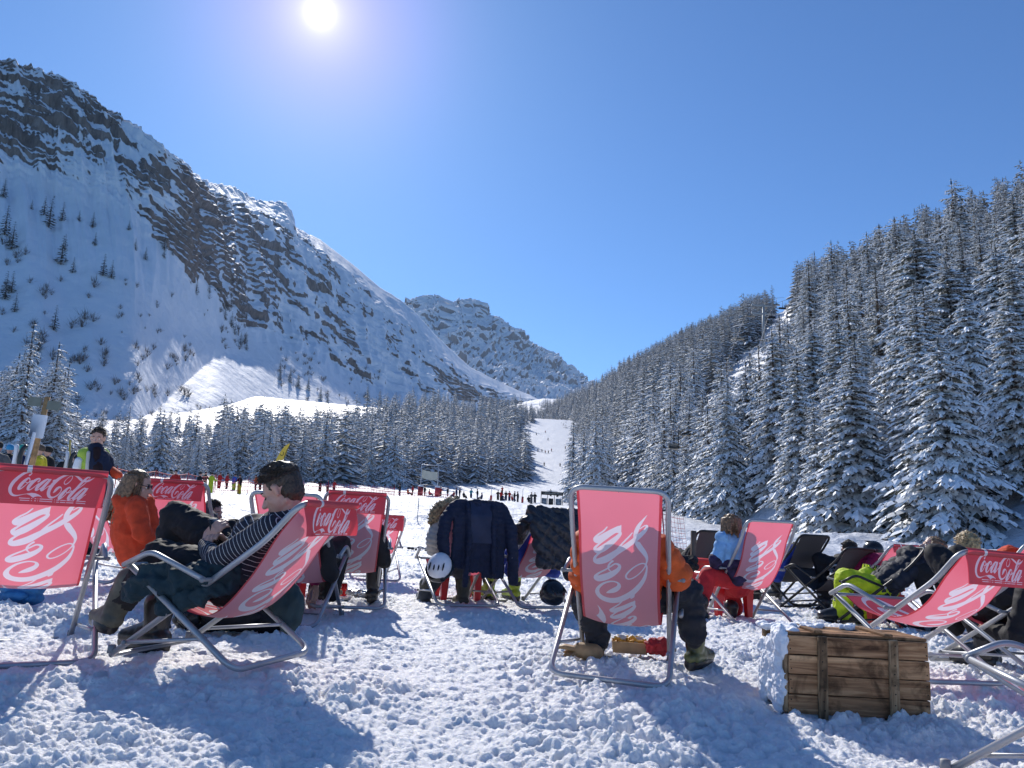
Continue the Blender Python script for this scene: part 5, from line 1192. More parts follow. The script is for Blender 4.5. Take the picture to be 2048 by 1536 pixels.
def far_peaks():
    sky_=[(740,700,2900),(800,640,2900),(838,620,2850),(850,614,2850),(866,616,2850),(882,617,2850),(887,640,2860),(897,645,2860),(905,634,2870),(925,631,2870),(938,626,2870),(952,627,2870),(965,640,2870),(990,655,2880),(1010,670,2880),(1040,698,2880),(1060,712,2900),(1080,724,2900),(1100,742,2900),(1125,757,2900),(1145,778,2900),(1200,815,2950),(1300,860,3000)]
    mid=[(740,780,2300),(880,730,2350),(950,740,2400),(1040,780,2400),(1130,810,2450),(1300,880,2500)]
    bs=[(740,860,1900),(900,850,1950),(1130,850,2000),(1300,900,2100)]
    xs=np.linspace(740,1300,330)
    def disp(G,U,V):
        r=fbm(G[...,0]/190,G[...,1]/190,G[...,2]/190,o=6,g=.62,ridge=True)*80+fbm(G[...,0]/42,G[...,1]/42,G[...,2]/60,o=4,g=.6,ridge=True)*34
        return r*(1-.2*sstep(1.6,2,V))*sstep(0,.2,V)
    m=mountain_mat('far peaks with haze-tinted rock',.34,.016,((.15,.15,.17),(.25,.24,.25),(.34,.32,.32)))  # rock colours pale and bluish: distance haze is painted into them
    loft('far_peaks',[bs,mid,sky_],[120,150],xs,disp,lambda G,U,V:np.full(V.shape,.8),m,'jagged snowy peaks closing the head of the valley',cat='peaks')
def saddle():
    xs=np.linspace(960,1200,120)
    b=[(960,870,900),(1060,850,800),(1200,850,800)]; t=[(960,835,1200),(1010,815,1280),(1050,803,1300),(1085,797,1300),(1115,797,1280),(1150,800,1250),(1200,810,1250)]
    disp=lambda G,U,V:(fbm(G[...,0]/60,G[...,1]/60,G[...,2]/60,o=4)*7+fbm(G[...,0]/14,G[...,1]/14,o=3)*1.5)*(1-.7*sstep(.8,1,V))
    loft('saddle',[b,t],[90],xs,disp,lambda G,U,V:np.zeros_like(V),mountain_mat('saddle snow',.1,.05),'rounded snowy rise at the top of the ski run',cat='hill')
HB=[(1060,850,820),(1088,845,700),(1112,880,450),(1142,930,300),(1160,965,220),(1210,1000,140),(1300,1020,105),(1400,1045,75),(1600,1075,52),(1800,1092,40),(2048,1105,33),(2300,1125,28),(2700,1160,22)]
HR=[(1060,835,1150),(1110,812,1050),(1180,792,900),(1250,748,760),(1400,682,600),(1500,648,500),(1570,622,440),(1590,596,360),(1700,585,310),(1780,570,285),(1900,515,225),(2048,500,190),(2300,420,160),(2700,330,140)]
def hill():
    xs=np.linspace(1060,2700,420)
    disp=lambda G,U,V:(fbm(G[...,0]/40,G[...,1]/40,o=3)*4*sstep(0,.15,V)+fbm(G[...,0]/9,G[...,1]/9,o=3)*.8*sstep(0,.05,V))
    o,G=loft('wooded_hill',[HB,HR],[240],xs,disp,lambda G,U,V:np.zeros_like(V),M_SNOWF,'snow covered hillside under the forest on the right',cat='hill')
    return xs,G[:241]
# ---------------------------------------------------------------- spruces
M_NEEDLE=mat('spruce needles',(.068,.076,.068),rough=.8,nscale=1.5,namp=.3)
M_NEEDLED=mat('frosted spruce needles far',(.14,.155,.165),rough=.85,nscale=.3,namp=.25)  # paler, frosted needles for the merged far forest
M_TSNOW=mat('snow on branches',(.86,.885,.92),rough=.6,nscale=4,namp=.04)
M_BARK=mat('spruce bark',(.09,.065,.05),rough=.9,nscale=8,namp=.3,bump=.01,bscale=25)
def branch_fan(base,az,L,droop,w,rg,snow,segs,twigs,V,Q,M,off):
    """one drooping bough: needles below, snow lying on top"""
    ca,sa=math.cos(az),math.sin(az); out=np.array([ca,sa,0]); side=np.array([-sa,ca,0])
    def spine(t): return base+out*(L*t)+np.array([0,0,L*(.10*t-droop*t**1.6)])
    def blade(p0,p1,width,sag,m,lift,n=2,taper=1.0,inset=0.0):
        d=p1-p0; ln=np.linalg.norm(d)+1e-9; d=d/ln; sd=np.cross(d,[0,0,1.]); sn=np.linalg.norm(sd)
        sd=sd/sn if sn>1e-6 else side
        rows=[]
        for k in range(n+1):
            t=inset+(1-2*inset)*k/n; wd=width*(math.sin(math.pi*min(1,.12+t*.86))**.8)*(1-.25*t*taper)
            j=rg.uniform(.8,1.2); c=p0+(p1-p0)*t+np.array([0,0,lift])
            rows.append((c-sd*wd*j-np.array([0,0,sag*wd]),c+np.array([0,0,lift*.6]),c+sd*wd*rg.uniform(.8,1.2)-np.array([0,0,sag*wd])))
        b=len(V)
        for r_ in rows: V.extend(r_)
        for k in range(n):
            a=b+3*k; Q.append((a,a+1,a+4,a+3)); Q.append((a+1,a+2,a+5,a+4)); M.append(m); M.append(m)
    def clump(c,d,l,w_,h):
        """a ragged lump of snow: low pyramid of four faces"""
        sd=np.array([-d[1],d[0],0.]); sd/=np.linalg.norm(sd)+1e-9
        b=len(V); j=lambda:rg.uniform(.6,1.3); z=np.array([0,0,h])
        V.extend([c-d*l*j()-sd*w_*j()-z,c+d*l*j()-sd*w_*j()-z*1.3,c-d*l*.7*j()+z,c+d*l*.7*j()+z*.6,c-d*l*j()+sd*w_*j()-z,c+d*l*j()+sd*w_*j()-z*1.3])
        Q.append((b,b+1,b+3,b+2)); Q.append((b+2,b+3,b+5,b+4)); M.append(1); M.append(1)
    if twigs==0:
        tip=spine(1.0); mid=spine(.5)
        blade(base,mid,w*.8,.55,0,0,1); blade(mid,tip,w,.7,0,0,1)
        if rg.random()<snow: blade(spine(.10),spine(.62),w*.95,.5,1,.06*w+.02*L,1)
        if rg.random()<snow: blade(spine(.45),spine(.98),w*.95,.5,1,.06*w+.02*L,1)
    else:
        pts=[spine(t) for t in np.linspace(0,1,twigs+1)]
        for i in range(twigs+1):
            t=i/twigs; p=pts[i]
            for sg in((-1,1) if i<twigs else (0,)):
                l=L*(.32*(1-t*.45)+.05)*rg.uniform(.5,1.4)*(.45 if i==0 else 1)
                dr=out*(.75+.35*t)+side*sg*(.95-.35*t)*rg.uniform(.7,1.3)+np.array([0,0,-.25-.45*t-rg.uniform(0,.5)])
                dr/=np.linalg.norm(dr); q=p+dr*l
                blade(p,q,l*.24,.8,0,0,2)
                if rg.random()<snow:
                    for c_ in range(3 if twigs>5 else 2):
                        u=rg.uniform(.0,1.0)
                        clump(p+dr*l*u+np.array([0,0,.05*l]),dr,l*rg.uniform(.17,.34),l*rg.uniform(.12,.25),l*.09*rg.uniform(.6,1.6))
        for i in range(twigs):
            if rg.random()<snow: clump((pts[i]+pts[i+1])/2+np.array([0,0,.02*L]),(pts[i+1]-pts[i])/(np.linalg.norm(pts[i+1]-pts[i])+1e-9),L*.5/twigs,L*.10,.035*L)
def spruce_mesh(name,H,Rb,whorls,nb,twigs,seed,snow=.8,top=.0,droop=(.35,.75),shape=.78,mats=None,ragged=.25):
    rg=random.Random(seed); V=[];Q=[];M=[]
    lx,ly=rg.uniform(-.02,.02),rg.uniform(-.02,.02)
    for i in range(whorls):
        f=(i+.5)/whorls; z=H*(.03+.95*f**.95)
        r0=Rb*((1-f)**(shape if f<.8 else shape*.86))*(.86+.14*math.sin(i*2.4+seed))*rg.uniform(.85,1.12)+Rb*.055
        n=max(5,int(round(nb*(.5+.5*(1-f)))))
        a0=rg.uniform(0,6.28)
        for k in range(n):
            L=r0*rg.uniform(1-ragged,1+ragged*.7)+.10
            dr=rg.uniform(*droop)*(1.05-.55*f)
            branch_fan(np.array([lx*z,ly*z,z+rg.uniform(-.5,.5)*H/whorls]),a0+6.283*k/n+rg.uniform(-.25,.25),L,dr,L*.30 if twigs else L*.42,rg,snow,2,twigs if L>Rb*.18 else max(0,twigs-2),V,Q,M,0)
    # leader
    b=len(V); t=H
    for zz,rr in((H*.95,.03*Rb),(H*1.0,.012)):
        for k in range(4): V.append((rr*math.cos(k*1.571),rr*math.sin(k*1.571),zz))
    for k in range(4): Q.append((b+k,b+(k+1)%4,b+4+(k+1)%4,b+4+k)); M.append(0)
    return np.array(V,np.float32),np.array(Q,np.int32),np.array(M,np.int32)
def trunk_mesh(H,r):
    b=MB(); b.tube([(0,0,-.6),(0,0,H*.3),(0,0,H*.7),(0,0,H*.97)],[r,r*.8,r*.4,r*.08],8); return b.mesh('trunk',M_BARK)
SPR={}
def spruce_kinds():
    for lod,(wh,nb,tw,cnt) in {'hi':(30,12,7,4),'mid':(24,10,4,4),'low':(18,8,0,4)}.items():
        L=[]
        for s in range(cnt):
            v,q,m=spruce_mesh('crown',10.,(1.55,1.95,2.3,1.75)[s%4],wh,nb,tw,100+s*7+wh,snow=.97,droop=(.3,.8))
            L.append((v,q,m,mesh_np('crown_'+lod,v,quads=q,mats=[M_NEEDLE,M_TSNOW],mi=m,smooth=False)))
        SPR[lod]=L
    v,q,m=spruce_mesh('crown',10.,2.2,13,7,0,55,snow=.25,droop=(.2,.5)); SPR['dark']=[(v,q,m,mesh_np('crown_dark',v,quads=q,mats=[M_NEEDLE,M_TSNOW],mi=m,smooth=False))]
    SPR['trunk']=trunk_mesh(10.,.16)
LEAN=roty(R(-2.0))
def put_tree(p,H,lod,wid=1.,label=None,group=None,i=None,rg=random):
    k=SPR[lod][rg.randrange(len(SPR[lod])) if i is None else i]
    s=H/10.
    M=mat4(LEAN@rotz(rg.uniform(0,6.28)),p)
    root=empty('spruce_tree',M=M); root.scale=(s*wid,s*wid,s)
    tag(root,label,'spruce tree',group)
    link('crown',k[3],root)
    link('trunk',SPR['trunk'],root)
    return root
def merged_forest(name,items,lod,label,mats=None):
    VV=[];QQ=[];MM=[];n=0
    for (p,H,w,a,kk) in items:
        v,q,m,_=SPR[lod][kk%len(SPR[lod])]; s=H/10.
        x=(v*np.array([s*w,s*w,s]))@rotz(a).T@LEAN.T+np.array(p); VV.append(x.astype(np.float32)); QQ.append(q+n); MM.append(m); n+=len(v)
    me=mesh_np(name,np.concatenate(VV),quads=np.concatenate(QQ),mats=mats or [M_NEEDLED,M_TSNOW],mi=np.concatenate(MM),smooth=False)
    o=link(name,me); tag(o,label,'forest',kind='stuff'); return o
near_ground(); FG=far_ground(); LM,LG=left_mountain(); far_peaks(); saddle(); HXS,HG=hill()
spruce_kinds()
TREES=[] # (distance, p, H, w, region)
rg=random.Random(5)
def thin(cands,minsep):
    """keep points at least minsep apart (grid hashed)"""
    G={};out=[]
    for c in cands:
        p=c[0]; s=minsep*c[1]; k=(int(p[0]//s),int(p[1]//s)); ok=True
        for a in(-1,0,1):
            for b in(-1,0,1):
                for q in G.get((k[0]+a,k[1]+b),()):
                    if (q[0]-p[0])**2+(q[1]-p[1])**2<s*s: ok=False;break
                if not ok:break
            if not ok:break
        if ok: G.setdefault(k,[]).append(p); out.append(c)
    return out
# right hillside
nv,nu=HG.shape[:2]
cl=[]
def proj(p):
    v=np.array(p)-np.array([0,0,CH]); z=v@FWD; return 1024+FPX*(v@RIGHT)/z, 768-FPX*(v@UP)/z
LSX=np.array([(np.interp(q,[596,690,742,810,840],[1588,1526,1475,1425,1408]),q) for q in range(600,840,6)])
GPX=np.array([(q,w_) for q in range(1585,1765,12) for w_ in range(int(600-(q-1585)*.02),735-int((q-1585)*.25),14)])
for _ in range(26000):
    u=rg.random(); v=rg.random()**1.25; i=int(v*(nv-1)); j=int(u**.8*(nu-1)); p=HG[i,j]; x,y=proj(p)
    if x>2250 or math.hypot(p[0],p[1])<(37 if x<2060 else 60): continue
    # the strip cleared for the chairlift and the bushy gully stay open
    d=math.hypot(p[0],p[1]); h=15*FPX/d; sx=LSX[(np.abs(LSX[:,0]-x)<5+.08*h)]
    lift=len(sx)>0 and d>105 and bool(((sx[:,1]>y-h*.9)&(sx[:,1]<y+12)).any())
    gx=GPX[(np.abs(GPX[:,0]-x)<.12*h)]; gully=len(gx)>0 and d>95 and bool(((gx[:,1]>y-h*.85)&(gx[:,1]<y+4)).any()) and rg.random()<.80
    if lift or gully: continue
    cl.append((p,1.0))
hs=thin(cl,3.9)
for p,_ in hs:
    d=math.hypot(p[0],p[1]); H=rg.uniform(8.5,12.5) if d<62 else (rg.uniform(9,14.5) if d<130 else rg.uniform(12,20))*(.7 if rg.random()<.15 else 1)
    TREES.append((d,p,H,rg.uniform(1.0,1.45),'hill'))
# valley floor forest in front of the left mountain
def vf(px0,px1,d0,d1,n,sep,Hr,cond=lambda x,d:True):
    c=[]
    for _ in range(n):
        x=rg.uniform(px0,px1); d=rg.uniform(d0,d1)
        if not cond(x,d): continue
        r=ray(x,900); a=math.atan2(r[0],r[1]); X=d*math.sin(a);Y=d*math.cos(a); c.append((np.array([X,Y,float(zfar(np.array([X]),np.array([Y]))[0])-.3]),1.))
    for p,_ in thin(c,sep): TREES.append((math.hypot(p[0],p[1]),p,rg.uniform(*Hr),rg.uniform(.9,1.35),'valley'))
vf(440,1062,160,330,3200,4.2,(11,19),lambda x,d:d>165+max(0,(x-800))*.30 and x<1056+ (d-200)*.02)
vf(120,560,135,215,1500,5.0,(7,13))
vf(300,620,200,330,500,9,(7,12))
vf(-250,120,110,240,1200,4.5,(14,20))
vf(640,1040,330,620,1500,6.0,(9,22),lambda x,d:x<1075-(d-330)*.10 and x>650+(d-330)*.62+rg.uniform(0,60))
vf(1020,1062,520,680,60,5,(10,15))
vf(1146,1250,95,190,60,6.5,(13,17))
TREES.sort(key=lambda t:t[0])
def vis(t):
    x,y=proj(t[1]); return -60<x<2110
near=[t for t in TREES if vis(t)]
NI=250
ind=near[:NI]; rest=near[NI:]+[t for t in TREES if not vis(t)]
for d,p,H,w,reg in ind:
    x,y=proj(p); lod='hi' if d<75 else 'mid'
    if reg=='hill':
        lab,g=('snow-laden spruce in the dense forest on the hillside','spruces on the right hillside')
    else:
        lab,g=('snow-laden spruce in the tree belt below the rocky mountain','spruces along the valley floor') if x>130 else ('tall snow-laden spruce in the clump above the wooden signpost','spruces at the far left')
    put_tree(p,H,lod,w,lab,g,rg=rg)
FOREST=[(p,H,w,rg.uniform(0,6.28),rg.randrange(4)) for d,p,H,w,reg in rest]
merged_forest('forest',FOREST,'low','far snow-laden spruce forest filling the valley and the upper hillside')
# dark spruces scattered on the left mountain
MT=[(6,395,30),(8,470,46),(22,500,44),(22,585,34),(10,600,44),(98,455,46),(88,430,30),(125,440,30),(158,442,18),(186,455,26),(122,530,46),(128,500,28),(205,550,36),(222,558,30),(257,460,18),(330,500,30),(290,520,22),(270,500,20),(328,515,18),(393,588,26),(418,585,18),(436,582,26),(108,660,40),(30,625,30),(75,700,34),(145,545,26),(190,490,22),(345,510,14),(62,418,16),(560,745,24),(580,765,30),(596,775,26),(615,780,24),(640,800,26),(655,810,22),(735,800,28),(760,812,30),(560,760,22),(150,880,34),(225,845,14),(245,850,12),(280,840,10),(450,640,26),(462,655,28),(470,670,22),(480,690,24),(455,620,18),(492,700,20)]
NVm,NUm=LG.shape[:2]; LP=LG[:300].reshape(-1,3); _v=LP-np.array([0,0,CH]); _z=_v@FWD; LX=1024+FPX*(_v@RIGHT)/_z; LY=768-FPX*(_v@UP)/_z
for x,y,h in MT:
    k=int(np.argmin((LX-x)**2+(LY-y)**2)); p=LP[k]; d=np.linalg.norm(p); 
    t=put_tree(p-np.array([0,0,.5]),h*1.15*d/FPX,'dark' if y<760 else 'low',1.0,'dark spruce on the open shaded slope of the rocky mountain','dark spruces scattered on the mountain slope',rg=rg)
# ---------------------------------------------------------------- things in the middle distance and beyond
def gp(px,d,z=0.):
    r=ray(px,980); a=math.atan2(r[0],r[1]); X,Y=d*math.sin(a),d*math.cos(a); return np.array([X,Y,float(zfar(np.array([X]),np.array([Y]))[0])+z])
CACHE={}
def small_person(p,label,jc,tc,face=0.,pose='stand',skis=True,group=None,hatc=(.02,.02,.025),s=1.):
    key=pose; 
    def parts():
        out={}
        if pose=='sit': hip=(0,0,.42); kn=[(.38,g*.12,.50) for g in(-1,1)]; ft=[(.62,g*.14,.08) for g in(-1,1)]; sh=(-.08,0,.92)
        elif pose=='ski': hip=(-.10,0,.80); kn=[(.14,g*.11,.50) for g in(-1,1)]; ft=[(0,g*.12,.08) for g in(-1,1)]; sh=(.12,0,1.28)
        else: hip=(0,0,.92); kn=[(.03,g*.10,.50) for g in(-1,1)]; ft=[(0,g*.12,.08) for g in(-1,1)]; sh=(.02,0,1.42)
        hip=np.array(hip);sh=np.array(sh); v=.028
        T=Blob(); T.cap(hip,hip*.5+sh*.5,.17,.18).cap(hip*.5+sh*.5,sh-(0,0,.04),.18,.15)
        for g in(-1,1): E=sh+(.06,g*.30,-.26); W_=E+(.22,-g*.02,-.02); T.chain([sh+(0,g*.17,-.03),E,W_],[.08,.065,.05])
        out['jacket']=T.make('jacket',C_BLK,None,voxel=v,smooth=2)
        L=Blob(); [L.chain([hip+(0,g*.09,-.03),np.array(k_),np.array(f_)],[.125,.10,.09]) for g,k_,f_ in zip((-1,1),kn,ft)]
        out['trousers']=L.make('trousers',C_BLK,None,voxel=v,smooth=2)
        H_=Blob(); hd=sh+(.04,0,.22); H_.ell(hd,(.095,.08,.12)).cap(hd-(0,0,.08),sh,.05,.06)
        for g in(-1,1): H_.ell(sh+(.30,g*.27,-.28),(.05,.045,.045))
        out['body']=H_.make('body',M_SKIN,None,voxel=.022,smooth=1)
        H_=Blob(); H_.ell(hd+(-.015,0,.045),(.115,.10,.10)); out['beanie']=H_.make('beanie',C_BLK,None,voxel=v,smooth=1)
        q=MB(); 
        for f_ in ft: q.box((f_[0]+.05,f_[1],.03),(.32,.11,.12),bev=.03)
        if skis:
            for f_ in ft: q.box((f_[0]+.05,f_[1],-.02),(1.6,.07,.02))
            for g in(-1,1): q.tube([(sh[0]+.30,g*.28,sh[2]-.25),(sh[0]+.15 if pose!='ski' else -.35,g*.34,.05 if pose!='ski' else .7)],.012,5)
        out['boots']=q.build('boots',M_BOOT)
        res={k:o.data for k,o in out.items()}
        for o in out.values(): bpy.data.objects.remove(o)
        return res
    if key not in CACHE: CACHE[key]=parts()
    r=empty('person',M=mat4(LEAN@rotz(face),p,s)); tag(r,label,'person',group)
    for k,me in CACHE[key].items():
        o=link(k,me,r); m={'jacket':cloth('far jacket %.2f %.2f %.2f'%tuple(jc),jc),'trousers':cloth('far trousers %.2f %.2f %.2f'%tuple(tc),tc),'beanie':cloth('far hat %.2f %.2f %.2f'%tuple(hatc),hatc)}.get(k)
        if m is not None: o.material_slots[0].link='OBJECT'; o.material_slots[0].material=m
    return r
NM={'red':(.45,.02,.02),'black':(.015,.015,.018),'orange':(.65,.12,.02),'navy':(.02,.03,.09),'turquoise':(.02,.25,.30),'yellow':(.60,.48,.03),'lime':(.45,.55,.03),'grey':(.12,.12,.13),'blue':(.03,.10,.40),'white':(.65,.65,.66)}
rb=random.Random(21)
def crowd():
    q=[(800,'black'),(817,'orange'),(826,'red'),(850,'black'),(860,'red'),(882,'red'),(896,'black'),(908,'red'),(914,'navy'),(920,'black'),(929,'black'),(943,'turquoise'),(956,'black'),(964,'navy'),(997,'black'),(1003,'red'),(1006,'navy'),(1013,'black'),(1020,'red'),(1026,'red'),(1030,'black'),(1037,'black'),(1059,'black'),(1064,'grey'),(1071,'black')]
    for i,(px,c) in enumerate(q):
        sit=i%3==1; p=gp(px,rb.uniform(112,126)); small_person(p,'far-off skier in a %s jacket in the line of people beyond the snow bank'%c,NM[c],NM[rb.choice(['black','black','grey','navy'])],rb.uniform(0,6.28),'sit' if sit else 'stand',False,'people in the line beyond the snow bank')
    for px,d,c,t,s_ in ((421,62,'lime','lime',1),(408,66,'black','grey',1),(467,74,'blue','lime',1),(479,70,'black','yellow',1.05),(437,80,'red','red',.8),(452,78,'red','black',.9),(511,88,'orange','black',1),(520,92,'blue','black',1),(640,100,'black','black',1),(655,102,'navy','black',1),(668,100,'red','black',1),(350,48,'red','red',1),(397,50,'black','black',1)):
        small_person(gp(px,d),'skier in a %s jacket by the red netting left of the banner gate'%c,NM[c],NM[t],rb.uniform(0,6.28),'stand',False,'people by the red netting')
    for px,py,d,c in ((1118,905,300,'black'),(1086,903,300,'black'),(1072,887,360,'navy'),(1080,887,360,'black'),(1087,889,355,'red'),(1093,889,355,'black'),(1099,885,365,'red'),(1091,872,420,'black'),(1085,862,470,'red'),(1067,866,450,'black'),(1102,962,172,'black'),(1116,966,168,'black'),(1005,966,170,'red'),(1127,886,380,'black')):
        small_person(gp(px,d),'tiny skier in %s on the pale ski run between the forests'%c,NM[c],NM['black'],rb.choice((-1.2,-1.8,4.2)),'ski' if d>200 else ('sit' if px==1116 else 'stand'),True,'skiers on the ski run')
    # group at the left beyond the near chair
    for px,d,c,t,h,lab in ((10,24,'black','black',(.05,.30,.55),'person with blue goggles at the far left edge'),(37,23,'navy','black',(.03,.35,.28),'person in a green and purple hat beside the signpost'),(76,21.5,'yellow','black',(.10,.07,.05),'man in a mustard yellow jacket with a backpack'),(92,22.5,'black','black',(.02,.02,.02),'person in black just behind the man in yellow'),(-14,22,'grey','black',(.02,.02,.02),'person in grey cut off by the left edge'),(130,27,'black','black',(.015,.015,.02),'person in a black hat left of the standing man'),(146,30,'grey','black',(.02,.02,.02),'person in a dark hat just behind the standing man')):
        small_person(gp(px,d),lab,NM[c],NM[t],rb.uniform(2,4),'stand',False,'people standing at the far left',h)
crowd()
def gate():
    r=empty('banner_gate'); tag(r,'tall banner gate on red padded posts beyond the snow bank','gate'); a=gp(841,118); b=gp(875,118); Hh=5.0
    m=mat('pale gate tube',(.55,.56,.58),rough=.4)
    for p in(a,b):
        q=MB(); q.tube([p,p+np.array([-.10,0,Hh])],.07,8); q.build('post',m,r)
        q=MB(); q.tube([p+(0,0,-.2),p+(0,0,1.6)],.42,10,m=0); q.ball(p+(0,0,1.65),(.42,.42,.22),10,6,m=1); q.build('padding',[mat('red pad',(.55,.05,.05),rough=.6,nscale=1.5,namp=.4),M_TSNOW],r)
    q=MB(); q.tube([a+(-.1,0,Hh),b+(-.1,0,Hh)],.06,8); q.tube([a+(-.04,0,1.9),b+(-.04,0,1.9)],.04,8); q.build('crossbar',m,r)
    c=(a+b)/2; w=np.linalg.norm(b-a)-.2; q=MB(); n=12
    V=[];F=[]
    for i in range(n+1):
        x=-w/2+w*i/n; sag=-.12*math.sin(math.pi*i/n)
        for z in(4.25,2.95): V.append((c[0]+x-.08,c[1]-.05+.05*math.sin(i*.9),a[2]+z+sag-.25*i/n))
    F=[(2*i,2*i+2,2*i+3,2*i+1) for i in range(n)]; q.add(V,F); q.build('banner',mat('cream banner',(.62,.58,.46),rough=.8,nscale=1.2,namp=.06),r)
gate()
def hut():
    r=empty('piste_sign'); tag(r,'dark wooden entrance sign with pale lettering at the foot of the ski run','sign'); a=gp(1083,116); b=gp(1126,116); w=np.linalg.norm(b-a); c=(a+b)/2; z0=min(a[2],b[2])-.3; H_=2.15
    m=mat('dark sign board',(.045,.045,.045),rough=.7,nscale=1.5,namp=.2)
    for f in(0.,.30,.62,1.): q=MB(); p=a+(b-a)*f; q.box((p[0],p[1],z0+H_/2),(.09,.09,H_+.3)); q.build('post',m,r)
    q=MB(); q.box((c[0],c[1]-.05,z0+H_-.10),(w+.1,.05,.52),bev=.01); q.build('name_board',m,r)
    for f,(s_,l) in {.15:(.24,'grey'),.46:(.22,'dark'),.82:(.28,'grey')}.items():
        q=MB(); p=a+(b-a)*f; q.box((p[0],p[1]-.02,z0+.75),(w*s_,.04,1.1)); q.build('info_panel',mat('info panel '+l,(.30,.33,.36) if l=='grey' else (.05,.05,.045),rough=.5,nscale=3,namp=.3),r)
    cu=bpy.data.curves.new('t','FONT'); cu.body="L'AIGUILLE DU FRUIT"; cu.size=.30; cu.align_x='CENTER'; cu.resolution_u=2; o=bpy.data.objects.new('t',cu); COL.objects.link(o)
    dg=bpy.context.evaluated_depsgraph_get(); me=bpy.data.meshes.new_from_object(o.evaluated_get(dg)); bpy.data.objects.remove(o); me.materials.clear(); me.materials.append(mat('pale paint',(.6,.6,.55),rough=.7)); me.name='lettering'
    link('lettering',me,r,mat4(rotx(R(90)),(c[0]+.1,c[1]-.09,z0+H_-.20)))
    q=MB(); q.box((c[0],c[1],z0+H_+.25),(w*.5,.10,.10),bev=.03); q.build('snow_cap',M_TSNOW,r)
hut()
def net(P,h,post,label,cell=.5,col=(.50,.03,.05),th=.018,cat='netting',lean=0.):
    """a strip of netting along ground points P"""
    r=empty('net_fence'); tag(r,label,cat); m=mat('net cord %.2f'%col[0],col,rough=.7)
    P=np.array(P,float); d=np.concatenate([[0],np.cumsum(np.linalg.norm(np.diff(P,axis=0),axis=1))]); L=d[-1]; n=int(L/cell); q=MB(); rr=random.Random(int(L*10))
    X=[np.array([np.interp(t,d,P[:,k]) for k in range(3)]) for t in np.linspace(0,L,n+1)]
    for k in range(int(h/cell)+1):
        z=k*cell; q.tube([x+np.array([lean*z,0,z-.15*math.sin(math.pi*((i*cell)%post)/post)*(k/max(1,int(h/cell)))]) for i,x in enumerate(X)],th*(1.6 if z>h-cell else 1),3,caps=False)
    for i,x in enumerate(X): q.tube([x,x+np.array([lean*h+.25*cell*rr.uniform(-1,1),0,h-.1])],th*.8,3,caps=False)
    q.build('net',m,r)
    for t in np.arange(0,L+.1,post):
        x=np.array([np.interp(t,d,P[:,k]) for k in range(3)]); q=MB(); q.tube([x-(0,0,.2),x+np.array([lean*h,0,h+.15])],.02,6); q.build('pole',m,r)
net([gp(228,50),gp(330,56),gp(430,64)],1.5,5,'red safety netting behind the standing man and the orange jacket',.30,th=.016)
net([gp(430,66),gp(560,78),gp(690,92),gp(790,104)],1.5,6,'red safety netting running below the valley forest',.38,th=.022)
net([gp(742,108),gp(840,108),gp(900,112)],.8,8,'low red netting between the gate posts',.4,th=.03)
net([gp(560,30),gp(700,31),gp(880,33),gp(1060,36)],1.25,6,'thin grey netting across the snow behind the seated people',.32,(.35,.36,.38),.0045)
net([gp(1335,24),gp(1378,23)],1.3,2.2,'leaning red netting in front of the spruces right of the central chair',.16,(.45,.02,.05),.006,lean=-.12)
net([gp(100,23),gp(160,24)],1.0,3,'low red netting left of the standing man',.25,th=.008)
def signpost():
    p=gp(47,17.5); r=empty('signpost',M=mat4(roty(R(3)),(p[0],p[1],p[2]))); tag(r,'wooden trail signpost with two grey arrow boards and a white panel','signpost')
    q=MB(); q.tube([(0,0,-.2),(.02,0,2.62)],[.055,.05],12); q.build('post',mat('tan wood post',(.42,.24,.10),rough=.7,nscale=9,namp=.2,bump=.003,bscale=30),r)
    for sg,z in((-1,2.50),(1,2.46)):
        q=MB(); x0,x1=sg*.06,sg*.30; V=[(x0,-.03,z-.09),(x1,-.03,z-.09),(x1+sg*.05,-.03,z),(x1,-.03,z+.09),(x0,-.03,z+.09)]; V+=[(a,b+.03,c) for a,b,c in V]; F=[(0,1,2,3,4),(9,8,7,6,5)]+[(i,(i+1)%5,5+(i+1)%5,5+i) for i in range(5)]; q.add(V,F); q.build('arrow_board',mat('grey green board',(.13,.15,.13),rough=.6,nscale=4,namp=.12),r,smooth=False)
    q=MB(); q.box((.015,-.085,2.02),(.30,.012,.46),bev=.004); q.build('white_panel',C_WHITE,r)
    q=MB(); q.box((-.03,-.11,1.45),(.07,.03,.9),roty(R(3)),bev=.006); q.build('pole_board',C_WHITE,r)
signpost()
def flag():
    p=gp(560,58); r=empty('feather_flag'); tag(r,'yellow feather flag whose tip shows above the head of the striped man','flag')
    q=MB(); q.tube(spline([p,p+(.0,0,2.2),p+(.10,0,3.6),p+(.42,0,4.35)],8),.025,6); q.build('pole',M_BLK,r)
    V=[];F=[];n=14; q=MB()
    for i in range(n+1):
        t=i/n; z=1.0+3.4*t; w=.75*math.sin(math.pi*min(1,(1-t)*1.1+.04))**.6*(1-t*.2)+.02; x0=.10*t**2+.32*max(0,t-.6)*2.2; V+=[(p[0]+x0-.02,p[1],p[2]+z),(p[0]+x0-w*.9 if t<.98 else p[0]+x0-.05,p[1]+.08*math.sin(t*5),p[2]+z-.10*(1-t))]
    F=[(2*i,2*i+1,2*i+3,2*i+2) for i in range(n)]; q.add(V,F); q.build('flag_cloth',mat('yellow flag cloth',(.75,.50,.06),rough=.7),r)
    q=MB(); c=p+np.array([-.16,-.03,3.62]); q.tube([c+np.array([.13*math.cos(a),0,.16*math.sin(a)]) for a in np.linspace(0,6.28,16)],.02,5); q.build('emblem',M_BLK,r)
flag()
